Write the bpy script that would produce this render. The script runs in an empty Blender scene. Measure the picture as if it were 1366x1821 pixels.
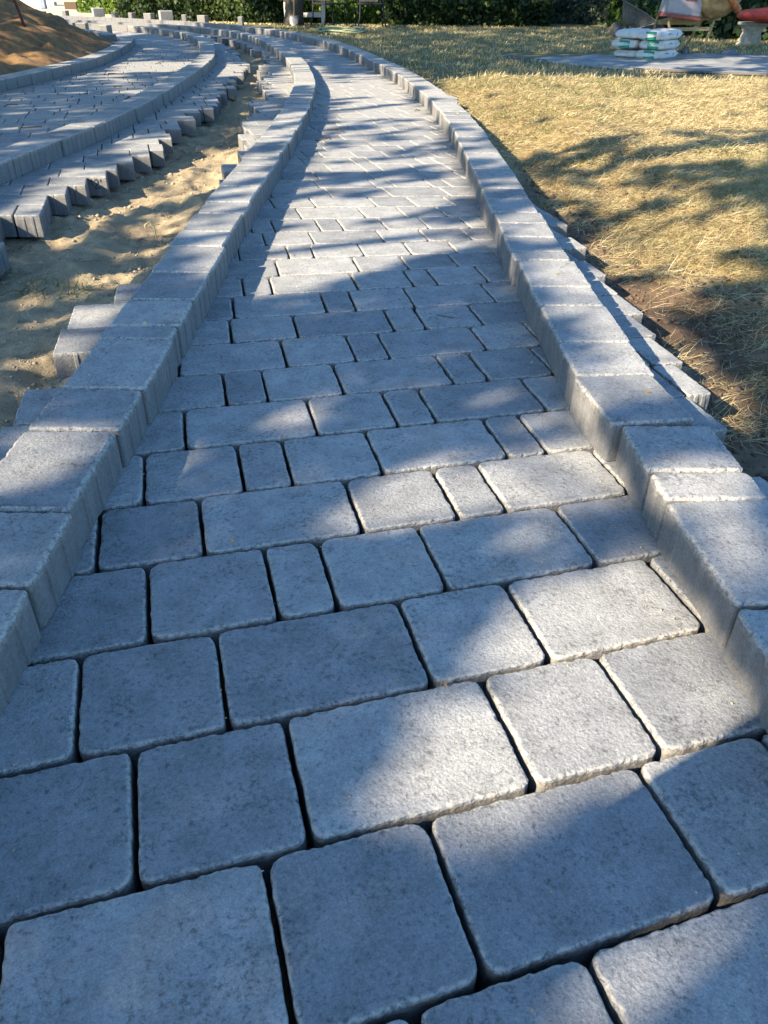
import bpy, math, random
import numpy as np
from mathutils import Vector, Matrix, noise

# ------------------------------------------------------------------ camera, sky, sun, exposure
scene = bpy.context.scene
COL = scene.collection
R = math.radians
CAM_H = 0.86
cam_data = bpy.data.cameras.new("camera")
cam_data.sensor_fit = 'VERTICAL'
cam_data.sensor_height = 24.0
cam_data.lens = 24.0 * 1370.0 / 1821.0
cam_data.clip_start = 0.02
cam_data.clip_end = 500.0
camera = bpy.data.objects.new("camera", cam_data)
COL.objects.link(camera)
camera.matrix_world = (Matrix.Translation((0, 0, CAM_H)) @ Matrix.Rotation(R(90 - 34.6), 4, 'X')
                       @ Matrix.Rotation(0.012, 4, 'Z'))
scene.camera = camera

SUN = Vector((1.35, 0.95, -1.0)).normalized()        # direction the light travels
SUN_EL = math.asin(-SUN.z)
SUN_AZ = math.atan2(-SUN.x, -SUN.y)                  # compass bearing of the sun, clockwise from +Y
world = bpy.data.worlds.new("World")
scene.world = world
world.use_nodes = True
wn = world.node_tree.nodes
wl = world.node_tree.links
for n in list(wn):
    wn.remove(n)
sky = wn.new('ShaderNodeTexSky')
sky.sky_type = 'NISHITA'
sky.sun_disc = False
sky.sun_elevation = SUN_EL
sky.sun_rotation = SUN_AZ
sky.altitude = 100
sky.air_density = 1.0
sky.dust_density = 0.6
sky.ozone_density = 5.0
bg = wn.new('ShaderNodeBackground')
bg.inputs['Strength'].default_value = 0.118
wo = wn.new('ShaderNodeOutputWorld')
tint = wn.new('ShaderNodeMix'); tint.data_type = 'RGBA'; tint.blend_type = 'MULTIPLY'
tint.inputs['Factor'].default_value = 1.0
tint.inputs['B'].default_value = (0.84, 1.0, 1.03, 1)      # the camera's cool white balance
wl.new(sky.outputs[0], tint.inputs['A'])
wl.new(tint.outputs['Result'], bg.inputs[0])
wl.new(bg.outputs[0], wo.inputs[0])
sun_data = bpy.data.lights.new("sun", 'SUN')
sun_data.energy = 4.7
sun_data.angle = R(0.53)
sun_data.color = (1.0, 0.85, 0.63)
sun = bpy.data.objects.new("sun", sun_data)
COL.objects.link(sun)
sun.rotation_euler = SUN.to_track_quat('-Z', 'Y').to_euler()
scene.view_settings.view_transform = 'Standard'
scene.view_settings.look = 'None'
scene.view_settings.exposure = 1.75
scene.view_settings.gamma = 1.0
scene.cycles.max_bounces = 6
scene.cycles.diffuse_bounces = 3

# ------------------------------------------------------------------ helpers
rng = random.Random(7)
nr = np.random.RandomState(11)

def tag(o, label=None, cat=None, group=None, kind=None):
    if label: o['label'] = label
    if cat: o['category'] = cat
    if group: o['group'] = group
    if kind: o['kind'] = kind
    return o

def link(name, me, mats=None, parent=None, loc=None, rotz=None):
    o = bpy.data.objects.new(name, me)
    COL.objects.link(o)
    if mats is not None:
        for m in (mats if isinstance(mats, (list, tuple)) else [mats]):
            me.materials.append(m)
    if parent is not None: o.parent = parent
    if loc is not None: o.location = loc
    if rotz is not None: o.rotation_euler = (0, 0, rotz)
    return o

def mesh(name, verts, faces, smooth=False):
    me = bpy.data.meshes.new(name)
    me.from_pydata([tuple(v) for v in verts], [], faces)
    if smooth:
        me.polygons.foreach_set('use_smooth', [True] * len(me.polygons))
    me.update()
    return me

def mesh_np(name, verts, quads, smooth=False):
    """fast mesh from numpy arrays: verts (n,3), quads (m,k)"""
    me = bpy.data.meshes.new(name)
    k = quads.shape[1]
    me.vertices.add(len(verts)); me.vertices.foreach_set('co', verts.astype(np.float32).ravel())
    me.loops.add(quads.size); me.loops.foreach_set('vertex_index', quads.astype(np.int32).ravel())
    me.polygons.add(len(quads))
    me.polygons.foreach_set('loop_start', np.arange(0, quads.size, k, dtype=np.int32))
    me.polygons.foreach_set('loop_total', np.full(len(quads), k, dtype=np.int32))
    if smooth:
        me.polygons.foreach_set('use_smooth', np.ones(len(quads), dtype=bool))
    me.update(calc_edges=True)
    me.validate()
    return me

def fattr(me, name, values):
    a = me.attributes.new(name, 'FLOAT', 'POINT')
    a.data.foreach_set('value', np.asarray(values, dtype=np.float32))

def empty(name, loc=(0, 0, 0), rotz=0.0):
    o = bpy.data.objects.new(name, None)
    o.empty_display_size = 0.2
    COL.objects.link(o)
    o.location = loc
    o.rotation_euler = (0, 0, rotz)
    return o

class MB:
    """collects simple solids into one mesh"""
    def __init__(self): self.v = []; self.f = []
    def add(self, vs, fs):
        b = len(self.v); self.v += [tuple(v) for v in vs]; self.f += [tuple(i + b for i in f) for f in fs]
    def box(self, c, s, rot=None, bev=0.0):
        x, y, z = s[0] / 2, s[1] / 2, s[2] / 2
        if bev <= 0:
            vs = [Vector((a, b, d)) for d in (-z, z) for a, b in ((-x, -y), (x, -y), (x, y), (-x, y))]
            fs = [(3, 2, 1, 0), (4, 5, 6, 7), (0, 1, 5, 4), (1, 2, 6, 5), (2, 3, 7, 6), (3, 0, 4, 7)]
        else:
            vs = []; e = bev
            rings = [(-z, e), (-z + e, 0), (z - e, 0), (z, e)]
            for zz, i in rings:
                vs += [Vector((px, py, zz)) for px, py in
                       ((-x + e, -y + i), (x - e, -y + i), (x - i, -y + e), (x - i, y - e),
                        (x - e, y - i), (-x + e, y - i), (-x + i, y - e), (-x + i, -y + e))]
            fs = [tuple(range(7, -1, -1)), tuple(range(24, 32))]
            for k in range(3):
                for j in range(8):
                    fs.append((k * 8 + j, k * 8 + (j + 1) % 8, k * 8 + 8 + (j + 1) % 8, k * 8 + 8 + j))
        if rot is not None: vs = [rot @ v for v in vs]
        self.add([v + Vector(c) for v in vs], fs)
    def tube(self, pts, r, n=8, cap=True):
        pts = [Vector(p) for p in pts]
        rs = r if isinstance(r, (list, tuple)) else [r] * len(pts)
        vs = []; fs = []
        up = Vector((0, 0, 1))
        for i, p in enumerate(pts):
            d = (pts[min(i + 1, len(pts) - 1)] - pts[max(i - 1, 0)]).normalized()
            a = d.cross(up)
            if a.length < 1e-3: a = d.cross(Vector((1, 0, 0)))
            a.normalize(); b = d.cross(a).normalized()
            for j in range(n):
                t = 2 * math.pi * j / n
                vs.append(p + (a * math.cos(t) + b * math.sin(t)) * rs[i])
        for i in range(len(pts) - 1):
            for j in range(n):
                fs.append((i * n + j, i * n + (j + 1) % n, (i + 1) * n + (j + 1) % n, (i + 1) * n + j))
        if cap:
            fs.append(tuple(range(n - 1, -1, -1)))
            fs.append(tuple(range((len(pts) - 1) * n, len(pts) * n)))
        self.add(vs, fs)
    def lathe(self, prof, c=(0, 0, 0), rot=None, n=24):
        vs = []; fs = []
        for (r, z) in prof:
            for j in range(n):
                t = 2 * math.pi * j / n
                v = Vector((r * math.cos(t), r * math.sin(t), z))
                if rot is not None: v = rot @ v
                vs.append(v + Vector(c))
        for i in range(len(prof) - 1):
            for j in range(n):
                fs.append((i * n + j, i * n + (j + 1) % n, (i + 1) * n + (j + 1) % n, (i + 1) * n + j))
        self.add(vs, fs)
    def build(self, name, mat, parent=None, smooth=False, loc=None, rotz=None):
        return link(name, mesh(name, self.v, self.f, smooth), mat, parent, loc, rotz)

# ------------------------------------------------------------------ materials
def new_mat(name, rough=0.9):
    m = bpy.data.materials.new(name); m.use_nodes = True
    nt = m.node_tree; b = nt.nodes['Principled BSDF']
    b.inputs['Roughness'].default_value = rough
    b.inputs['Specular IOR Level'].default_value = 0.25
    return m, nt, b

def N(nt, t, **kw):
    n = nt.nodes.new(t)
    for k, v in kw.items():
        if k.startswith('i_'): n.inputs[k[2:].replace('_', ' ')].default_value = v
        else: setattr(n, k, v)
    return n

def ramp(nt, src, stops):
    r = nt.nodes.new('ShaderNodeValToRGB')
    els = r.color_ramp.elements
    while len(els) < len(stops): els.new(0.5)
    for e, (p, c) in zip(els, stops):
        e.position = p; e.color = (*c, 1) if len(c) == 3 else c
    nt.links.new(src, r.inputs[0])
    return r.outputs[0]

def mix(nt, fac, a, b, mode='MIX'):
    m = nt.nodes.new('ShaderNodeMix'); m.data_type = 'RGBA'; m.blend_type = mode
    for s, v in ((m.inputs['Factor'], fac), (m.inputs['A'], a), (m.inputs['B'], b)):
        if hasattr(v, 'links'): nt.links.new(v, s)
        elif isinstance(v, (int, float)): s.default_value = v
        else: s.default_value = (*v, 1)
    return m.outputs['Result']

def noise_tex(nt, vec, scale, detail=4, rough=0.6, dist=0.0):
    n = N(nt, 'ShaderNodeTexNoise')
    n.inputs['Scale'].default_value = scale; n.inputs['Detail'].default_value = detail
    n.inputs['Roughness'].default_value = rough; n.inputs['Distortion'].default_value = dist
    nt.links.new(vec, n.inputs['Vector'])
    return n.outputs['Fac']

def bump(nt, height, strength, dist, prev=None):
    b = N(nt, 'ShaderNodeBump'); b.inputs['Strength'].default_value = strength
    b.inputs['Distance'].default_value = dist
    nt.links.new(height, b.inputs['Height'])
    if prev is not None: nt.links.new(prev, b.inputs['Normal'])
    return b.outputs['Normal']

def math_node(nt, op, a, b=None):
    m = N(nt, 'ShaderNodeMath', operation=op)
    for i, v in enumerate((a, b)):
        if v is None: continue
        if hasattr(v, 'links'): nt.links.new(v, m.inputs[i])
        else: m.inputs[i].default_value = v
    return m.outputs[0]

def concrete_mat(name, dark=(0.155, 0.157, 0.158), mid=(0.28, 0.283, 0.285), light=(0.41, 0.412, 0.41), use_obj=True):
    m, nt, b = new_mat(name, 0.88)
    tc = N(nt, 'ShaderNodeTexCoord'); oi = N(nt, 'ShaderNodeObjectInfo')
    if use_obj:
        sc = N(nt, 'ShaderNodeVectorMath', operation='SCALE'); sc.inputs['Scale'].default_value = 1.0
        cx = N(nt, 'ShaderNodeCombineXYZ')
        k = math_node(nt, 'MULTIPLY', oi.outputs['Random'], 60.0)
        for i in range(3): nt.links.new(k, cx.inputs[i])
        ad = N(nt, 'ShaderNodeVectorMath', operation='ADD')
        nt.links.new(tc.outputs['Object'], ad.inputs[0]); nt.links.new(cx.outputs[0], ad.inputs[1])
        vec = ad.outputs[0]
    else:
        vec = tc.outputs['Object']
    cloud = noise_tex(nt, vec, 15, 7, 0.68)
    grain = noise_tex(nt, vec, 125, 6, 0.72, 0.3)
    fine = noise_tex(nt, vec, 380, 3, 0.7)
    c1 = ramp(nt, cloud, [(0.30, dark), (0.50, mid), (0.70, light)])
    c2 = ramp(nt, grain, [(0.30, dark), (0.50, mid), (0.70, light)])
    col = mix(nt, 0.45, c1, c2)
    # dark pits and pale grit
    patch = noise_tex(nt, vec, 14, 3, 0.6)
    pit = ramp(nt, math_node(nt, 'ADD', grain, math_node(nt, 'MULTIPLY', patch, 0.35)), [(0.52, (0.40, 0.41, 0.43)), (0.61, (1, 1, 1))])
    col = mix(nt, 0.6, col, pit, 'MULTIPLY')
    grit = ramp(nt, fine, [(0.30, (0.72, 0.72, 0.72)), (0.5, (1, 1, 1)), (0.75, (1.28, 1.28, 1.26))])
    col = mix(nt, 0.9, col, grit, 'MULTIPLY')
    # tone of each stone
    tone = ramp(nt, oi.outputs['Random'], [(0.0, (0.76, 0.78, 0.81)), (0.5, (0.98, 0.98, 0.98)), (1.0, (1.16, 1.15, 1.12))])
    col = mix(nt, 1.0, col, tone, 'MULTIPLY')
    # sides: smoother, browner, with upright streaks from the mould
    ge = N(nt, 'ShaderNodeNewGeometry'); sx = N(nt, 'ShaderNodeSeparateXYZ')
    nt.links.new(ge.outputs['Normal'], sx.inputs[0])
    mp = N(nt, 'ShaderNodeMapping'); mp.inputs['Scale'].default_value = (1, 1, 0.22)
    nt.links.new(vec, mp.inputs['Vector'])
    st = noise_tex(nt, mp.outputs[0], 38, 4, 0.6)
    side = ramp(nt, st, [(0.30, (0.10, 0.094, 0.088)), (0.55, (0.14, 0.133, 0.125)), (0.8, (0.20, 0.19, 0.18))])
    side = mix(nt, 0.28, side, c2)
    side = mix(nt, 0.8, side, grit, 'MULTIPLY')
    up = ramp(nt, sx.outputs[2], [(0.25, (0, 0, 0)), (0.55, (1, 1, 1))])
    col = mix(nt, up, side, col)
    # rough pale arris
    at = N(nt, 'ShaderNodeAttribute', attribute_name='edge')
    ef = math_node(nt, 'MULTIPLY', at.outputs['Fac'], ramp(nt, grain, [(0.42, (0, 0, 0)), (0.58, (1, 1, 1))]))
    col = mix(nt, math_node(nt, 'MULTIPLY', ef, 0.7), col, (0.50, 0.46, 0.39))
    nt.links.new(col, b.inputs['Base Color'])
    vo = N(nt, 'ShaderNodeTexVoronoi'); vo.inputs['Scale'].default_value = 190
    nt.links.new(vec, vo.inputs['Vector'])
    nb = bump(nt, grain, 0.8, 0.0026)
    nb = bump(nt, vo.outputs['Distance'], 0.45, 0.0015, nb)
    nb = bump(nt, fine, 0.5, 0.0009, nb)
    nt.links.new(nb, b.inputs['Normal'])
    return m

M = {}
M['concrete'] = concrete_mat('grey_concrete')
M['concrete_field'] = concrete_mat('grey_concrete_far', use_obj=False)
M['concrete_white'] = concrete_mat('pale_concrete', (0.42, 0.42, 0.41), (0.55, 0.54, 0.52), (0.66, 0.65, 0.62))

def simple(name, col, rough=0.6, var=0.25, scale=20, metallic=0.0, bmp=0.0):
    m, nt, b = new_mat(name, rough)
    tc = N(nt, 'ShaderNodeTexCoord')
    f = noise_tex(nt, tc.outputs['Object'], scale, 5, 0.65)
    lo = tuple(c * (1 - var) for c in col); hi = tuple(min(1, c * (1 + var)) for c in col)
    nt.links.new(ramp(nt, f, [(0.3, lo), (0.7, hi)]), b.inputs['Base Color'])
    b.inputs['Metallic'].default_value = metallic
    if bmp > 0:
        nt.links.new(bump(nt, f, 0.6, bmp), b.inputs['Normal'])
    return m

def leaf_mat(name, lo, mid, hi, trans=0.35):
    m, nt, b = new_mat(name, 0.55)
    at = N(nt, 'ShaderNodeAttribute', attribute_name='tone')
    c = ramp(nt, at.outputs['Fac'], [(0.0, lo), (0.5, mid), (1.0, hi)])
    nt.links.new(c, b.inputs['Base Color'])
    tr = N(nt, 'ShaderNodeBsdfTranslucent'); nt.links.new(c, tr.inputs['Color'])
    ms = N(nt, 'ShaderNodeMixShader'); ms.inputs[0].default_value = trans
    out = nt.nodes['Material Output']
    nt.links.new(b.outputs[0], ms.inputs[1]); nt.links.new(tr.outputs[0], ms.inputs[2])
    nt.links.new(ms.outputs[0], out.inputs['Surface'])
    return m

M['leaf_green'] = leaf_mat('hedge_leaves', (0.008, 0.02, 0.008), (0.026, 0.05, 0.016), (0.10, 0.14, 0.035))
M['leaf_bright'] = leaf_mat('bright_leaves', (0.06, 0.12, 0.02), (0.14, 0.22, 0.04), (0.30, 0.38, 0.08))
M['leaf_grey'] = leaf_mat('olive_leaves', (0.04, 0.06, 0.04), (0.09, 0.12, 0.08), (0.16, 0.19, 0.13))
M['leaf_dark'] = leaf_mat('dark_leaves', (0.010, 0.026, 0.010), (0.025, 0.055, 0.02), (0.07, 0.11, 0.05))
M['leaf_tree'] = leaf_mat('tree_leaves', (0.03, 0.06, 0.015), (0.06, 0.11, 0.03), (0.12, 0.17, 0.05), 0.0)
M['straw'] = leaf_mat('dry_grass_blades', (0.22, 0.16, 0.07), (0.46, 0.37, 0.19), (0.70, 0.60, 0.37), 0.15)
M['green_blade'] = leaf_mat('green_grass_blades', (0.06, 0.085, 0.03), (0.13, 0.155, 0.055), (0.28, 0.28, 0.11), 0.2)
M['bark'] = simple('tree_bark', (0.085, 0.068, 0.052), 0.95, 0.5, 30, bmp=0.02)
M['twig'] = simple('dry_twigs', (0.10, 0.07, 0.045), 0.95, 0.4, 60)
M['steel'] = simple('worn_steel', (0.15, 0.155, 0.16), 0.5, 0.35, 25, 0.4)
M['black_metal'] = simple('black_metal', (0.03, 0.03, 0.035), 0.45, 0.3, 30, 0.3)
M['wood'] = simple('pale_wood', (0.52, 0.34, 0.16), 0.6, 0.3, 14)
M['white_wood'] = simple('white_paint', (0.62, 0.58, 0.54), 0.7, 0.15, 14)
M['bag'] = simple('white_paper_bag', (0.58, 0.55, 0.50), 0.6, 0.2, 7, bmp=0.012)
M['green_print'] = simple('green_print', (0.02, 0.22, 0.15), 0.6, 0.25, 30)
M['white_print'] = simple('white_print', (0.65, 0.66, 0.62), 0.6, 0.1, 30)
M['dark_print'] = simple('dark_print', (0.06, 0.09, 0.07), 0.7, 0.2, 30)
M['box_red'] = simple('faded_red_paint', (0.30, 0.07, 0.055), 0.7, 0.4, 12)
M['red'] = simple('red_paint', (0.50, 0.06, 0.035), 0.5, 0.25, 12)
M['orange'] = simple('orange_rust_paint', (0.50, 0.17, 0.06), 0.6, 0.45, 12)
M['drum'] = simple('cement_stained_drum', (0.42, 0.27, 0.12), 0.8, 0.5, 7, bmp=0.01)
M['motor_box'] = simple('grey_pink_box', (0.34, 0.29, 0.29), 0.7, 0.25, 9)
M['mixer_leg'] = simple('dusty_frame', (0.38, 0.27, 0.13), 0.8, 0.35, 14)
M['tarp'] = simple('grey_blue_sheet', (0.22, 0.225, 0.22), 0.75, 0.4, 4, bmp=0.01)
M['dark_plastic'] = simple('dark_blue_plastic', (0.07, 0.095, 0.12), 0.45, 0.4, 7, bmp=0.01)
M['rubber'] = simple('dusty_rubber', (0.10, 0.09, 0.08), 0.8, 0.3, 20)
M['stone'] = simple('weathered_stone', (0.40, 0.36, 0.29), 0.9, 0.3, 18, bmp=0.006)
M['hose'] = simple('green_hose', (0.26, 0.29, 0.17), 0.5, 0.2, 20)
M['card'] = simple('beige_panel', (0.46, 0.37, 0.27), 0.8, 0.1, 6)
M['pink'] = simple('pink_plastic', (0.75, 0.10, 0.42), 0.5, 0.15, 10)
M['blue_post'] = simple('blue_grey_post', (0.22, 0.27, 0.36), 0.6, 0.2, 10)
M['rebar'] = simple('rusty_rod', (0.10, 0.035, 0.035), 0.8, 0.3, 40)
M['ink'] = simple('black_ink', (0.035, 0.035, 0.04), 0.8, 0.3, 120)
M['wall'] = simple('pale_render', (0.55, 0.50, 0.42), 0.9, 0.1, 5)
M['blue_wall'] = simple('blue_grey_fabric', (0.20, 0.25, 0.36), 0.8, 0.15, 3)
M['skin'] = simple('skin', (0.45, 0.27, 0.19), 0.6, 0.08, 10)
M['shirt'] = simple('dark_shirt', (0.05, 0.07, 0.12), 0.9, 0.2, 20)
M['trousers'] = simple('work_trousers', (0.09, 0.09, 0.10), 0.9, 0.2, 20)
M['hair'] = simple('dark_hair', (0.03, 0.02, 0.015), 0.7, 0.3, 60)

# ------------------------------------------------------------------ layout curves (metres, path surface = 0)
def lerp_tab(tab, y):
    if y <= tab[0][0]:
        a, b = tab[0], tab[1]
    elif y >= tab[-1][0]:
        a, b = tab[-2], tab[-1]
    else:
        for a, b in zip(tab, tab[1:]):
            if a[0] <= y <= b[0]: break
    t = (y - a[0]) / (b[0] - a[0])
    return a[1] + (b[1] - a[1]) * t

def smooth_poly(pts, n=12):
    """Catmull-Rom through pts, resampled finely"""
    P = [Vector(p).to_2d() if len(p) == 2 else Vector(p) for p in pts]
    P = [P[0] * 2 - P[1]] + P + [P[-1] * 2 - P[-2]]
    out = []
    for i in range(1, len(P) - 2):
        p0, p1, p2, p3 = P[i - 1], P[i], P[i + 1], P[i + 2]
        for k in range(n):
            t = k / n
            out.append(0.5 * ((2 * p1) + (p2 - p0) * t + (2 * p0 - 5 * p1 + 4 * p2 - p3) * t * t + (3 * p1 - 3 * p2 + p3 - p0) * t ** 3))
    out.append(P[-2])
    return out

K1_IN = smooth_poly([(-.535, .1), (-.545, .9), (-.553, 1.6), (-.563, 2.2), (-.572, 3), (-.572, 4), (-.572, 5.2), (-.585, 6.2), (-.66, 7.8), (-.83, 9.3), (-1.06, 10.7),
                     (-1.42, 12.4), (-1.9, 14.2), (-2.55, 15.9), (-3.5, 17.3), (-4.9, 18.6), (-6.6, 19.7), (-9, 20.8), (-13, 22.0)])
K2_IN = smooth_poly([(.56, .35), (.532, .873), (.508, 1.16), (.497, 1.45), (.462, 1.70), (.452, 2.0), (.44, 2.35), (.432, 2.9), (.43, 3.5), (.427, 4.2), (.415, 5), (.36, 6.4),
                     (.2, 8), (0, 9.3), (-.22, 10.4), (-.55, 12), (-.95, 13.6), (-1.45, 15), (-2.1, 16.5), (-3.0, 17.9), (-4.4, 19.4), (-6.4, 20.9), (-9, 22.1), (-13.2, 23.3)])
K3_OUT = smooth_poly([(-1.99, 3.0), (-1.93, 4.2), (-1.86, 5), (-1.82, 5.9), (-1.83, 6.9), (-1.88, 8), (-1.96, 9.2), (-2.07, 10.4), (-2.30, 11.8), (-2.66, 13.4),
                      (-3.1, 14.8), (-3.75, 16.2), (-4.7, 17.4), (-6.2, 18.5), (-8.6, 19.4), (-12.6, 20.3)])
K4_IN = smooth_poly([(-3.60, 6.6), (-3.48, 7.9), (-3.40, 9.0), (-3.38, 10.2), (-3.50, 11.5), (-3.72, 12.9), (-3.98, 14.1)])
K5_IN = smooth_poly([(-4.45, 14.7), (-5.0, 15.7), (-6.2, 16.8), (-8.6, 17.9), (-12, 18.8)])

def xat(poly, y):
    """x of a curve at given y (curves are monotone in y)"""
    for a, b in zip(poly, poly[1:]):
        if a.y <= y <= b.y:
            t = (y - a.y) / (b.y - a.y); return a.x + (b.x - a.x) * t
    return poly[0].x if y < poly[0].y else poly[-1].x

# ------------------------------------------------------------------ paving stones
TH = 0.093     # thickness of every stone
def stone_mesh(name, corners, fine=True, bev=1.0, nibs=(), step=0.011, cr=0.013, seed=0, thick=TH, wob=0.0016, dome=True):
    """corners: 4 (x,y) counter-clockwise, local. Worn edges, rounded corners, optional upright mould ribs on sides"""
    r = random.Random(seed)
    C = [Vector(c) for c in corners]
    n = len(C)
    pts = []; nrm = []; rib = []
    for i in range(n):
        p0, p, p1 = C[i - 1], C[i], C[(i + 1) % n]
        a = (p0 - p); b = (p1 - p)
        c = min(cr * r.uniform(0.7, 1.3), a.length * 0.35, b.length * 0.35)
        A = p + a.normalized() * c; B = p + b.normalized() * c
        k = 4 if fine else 2
        for j in range(k + 1):
            t = j / k
            q = (1 - t) ** 2 * A + 2 * t * (1 - t) * p + t * t * B
            pts.append(q); nrm.append(((q - (A + B - p)).normalized())); rib.append(0)
        # straight run B -> next A
        nb = b.normalized(); L = b.length - 2 * cr
        out = Vector((nb.y, -nb.x))
        m = max(1, int(L / step)) if fine else 1
        nibp = [s for (e, s) in nibs if e == i]
        stations = [k2 / m for k2 in range(1, m)]
        extra = []
        for s in nibp:
            u = s
            w = 0.006 / max(L, .02)
            extra += [(u - w * 1.1, 0), (u - w * 0.7, 1), (u + w * 0.7, 1), (u + w * 1.1, 0)]
        allst = sorted([(s, 0) for s in stations if not any(abs(s - q) < 0.012 / max(L, .02) for q in nibp)] + extra)
        for s, f in allst:
            if s <= 0.02 or s >= 0.98: continue
            pts.append(B + nb * (L * s)); nrm.append(out); rib.append(f)
    m = len(pts)
    off = []
    sx, sy = r.uniform(0, 99), r.uniform(0, 99)
    for q in pts:
        v = noise.noise(Vector((q.x * 22 + sx, q.y * 22 + sy, 0))) * wob * 1.2 + noise.noise(Vector((q.x * 75 + sx, q.y * 75 + sy, 3))) * wob
        off.append(v)
    verts = []; edge = []
    def ring(inset, z, chip, e, ribf=0.0):
        for q, nn, o, rb in zip(pts, nrm, off, rib):
            c = 0
            if chip: c = (max(0.0, noise.noise(Vector((q.x * 60 + sx, q.y * 60 + sy, 7)))) + .7 * max(0.0, noise.noise(Vector((q.x * 150 + sx, q.y * 150 + sy, 9))))) * chip
            d = nn * (o - inset - c + rb * ribf)
            zz = z
            if chip: zz -= c * 0.6
            verts.append((q.x + d.x, q.y + d.y, zz)); edge.append(e)
    if fine:
        ring(0.0, -thick, 0, 0, 0.003)
        ring(0.0, -0.020, 0, 0, 0.003)
        ring(0.0, -0.006, 0.001, 0.6, 0.0015)
        ring(0.0013 * bev, -0.0026 * bev, 0.0050 * bev, 1.0)
        ring(0.0042 * bev, -0.0003, 0.0035 * bev, 0.9)
        ring(0.0095 * bev, 0.0, 0.0, 0.0)
        R_ = 6
    else:
        ring(0.0, -thick, 0, 0)
        ring(0.0, -0.006, 0, 0.3)
        ring(0.004, 0.0, 0, 0.8)
        R_ = 3
    faces = []
    for k in range(R_ - 1):
        for j in range(m):
            faces.append((k * m + j, k * m + (j + 1) % m, (k + 1) * m + (j + 1) % m, (k + 1) * m + j))
    faces.append(tuple((R_ - 1) * m + j for j in range(m)))
    me = mesh(name, verts, faces)
    fattr(me, 'edge', edge)
    return me, verts, faces, edge

ORD = ['', 'first', 'second', 'third', 'fourth', 'fifth', 'sixth', 'seventh', 'eighth', 'ninth', 'tenth', 'eleventh', 'twelfth',
       'thirteenth', 'fourteenth', 'fifteenth', 'sixteenth', 'seventeenth', 'eighteenth', 'nineteenth', 'twentieth', 'twenty-first',
       'twenty-second', 'twenty-third', 'twenty-fourth', 'twenty-fifth', 'twenty-sixth', 'twenty-seventh', 'twenty-eighth', 'twenty-ninth', 'thirtieth']

# digitised row lines of the near path: (y at x=-0.07, angle) ; joints: distance along the row from x=-0.07
LINES = {0: [0.3262, 0.3116], 1: [0.5418, 0.2865], 2: [0.754, 0.2781], 3: [0.9631, 0.2715], 4: [1.172, 0.2628], 5: [1.3725, 0.256], 6: [1.5764, 0.2404], 7: [1.7757, 0.2374], 8: [1.9774, 0.2373], 9: [2.177, 0.2145], 10: [2.3717, 0.2087], 11: [2.5763, 0.2012], 12: [2.7709, 0.2018], 13: [2.959, 0.1588], 14: [3.1391, 0.1417], 15: [3.3256, 0.1279], 16: [3.5308, 0.1145], 17: [3.7321, 0.0972]}
JOINTS = {-1: [0.37, 0.174], 0: [-0.009, 0.194, 0.49], 1: [-0.219, -0.013, 0.285, 0.476], 2: [-0.354, -0.149, 0.153, 0.346, 0.624], 3: [-0.309, -0.103, -0.002, 0.191, 0.477], 4: [-0.453, -0.263, 0.034, 0.227, 0.327, 0.597], 5: [-0.422, -0.222, -0.121, 0.072, 0.358, 0.448], 6: [-0.383, -0.086, 0.106, 0.201, 0.481], 7: [-0.326, -0.225, -0.033, 0.259, 0.354, 0.539], 8: [-0.199, -0.009, 0.087, 0.371, 0.542], 9: [-0.382, -0.188, 0.1, 0.198, 0.378], 10: [-0.407, -0.117, -0.022, 0.168, 0.44], 11: [-0.408, -0.314, -0.026, 0.168, 0.254, 0.436], 12: [-0.318, -0.03, 0.152, 0.339, 0.521], 13: [-0.489, -0.303, -0.209, -0.02, 0.163, 0.343], 14: [-0.419, -0.228, 0.052, 0.232, 0.412], 15: [-0.407, -0.217, -0.121, 0.062, 0.239, 0.418], 16: [-0.32, -0.038, 0.142, 0.325], 17: [-0.468, -0.276, 0.005, 0.191, 0.369]}
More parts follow.
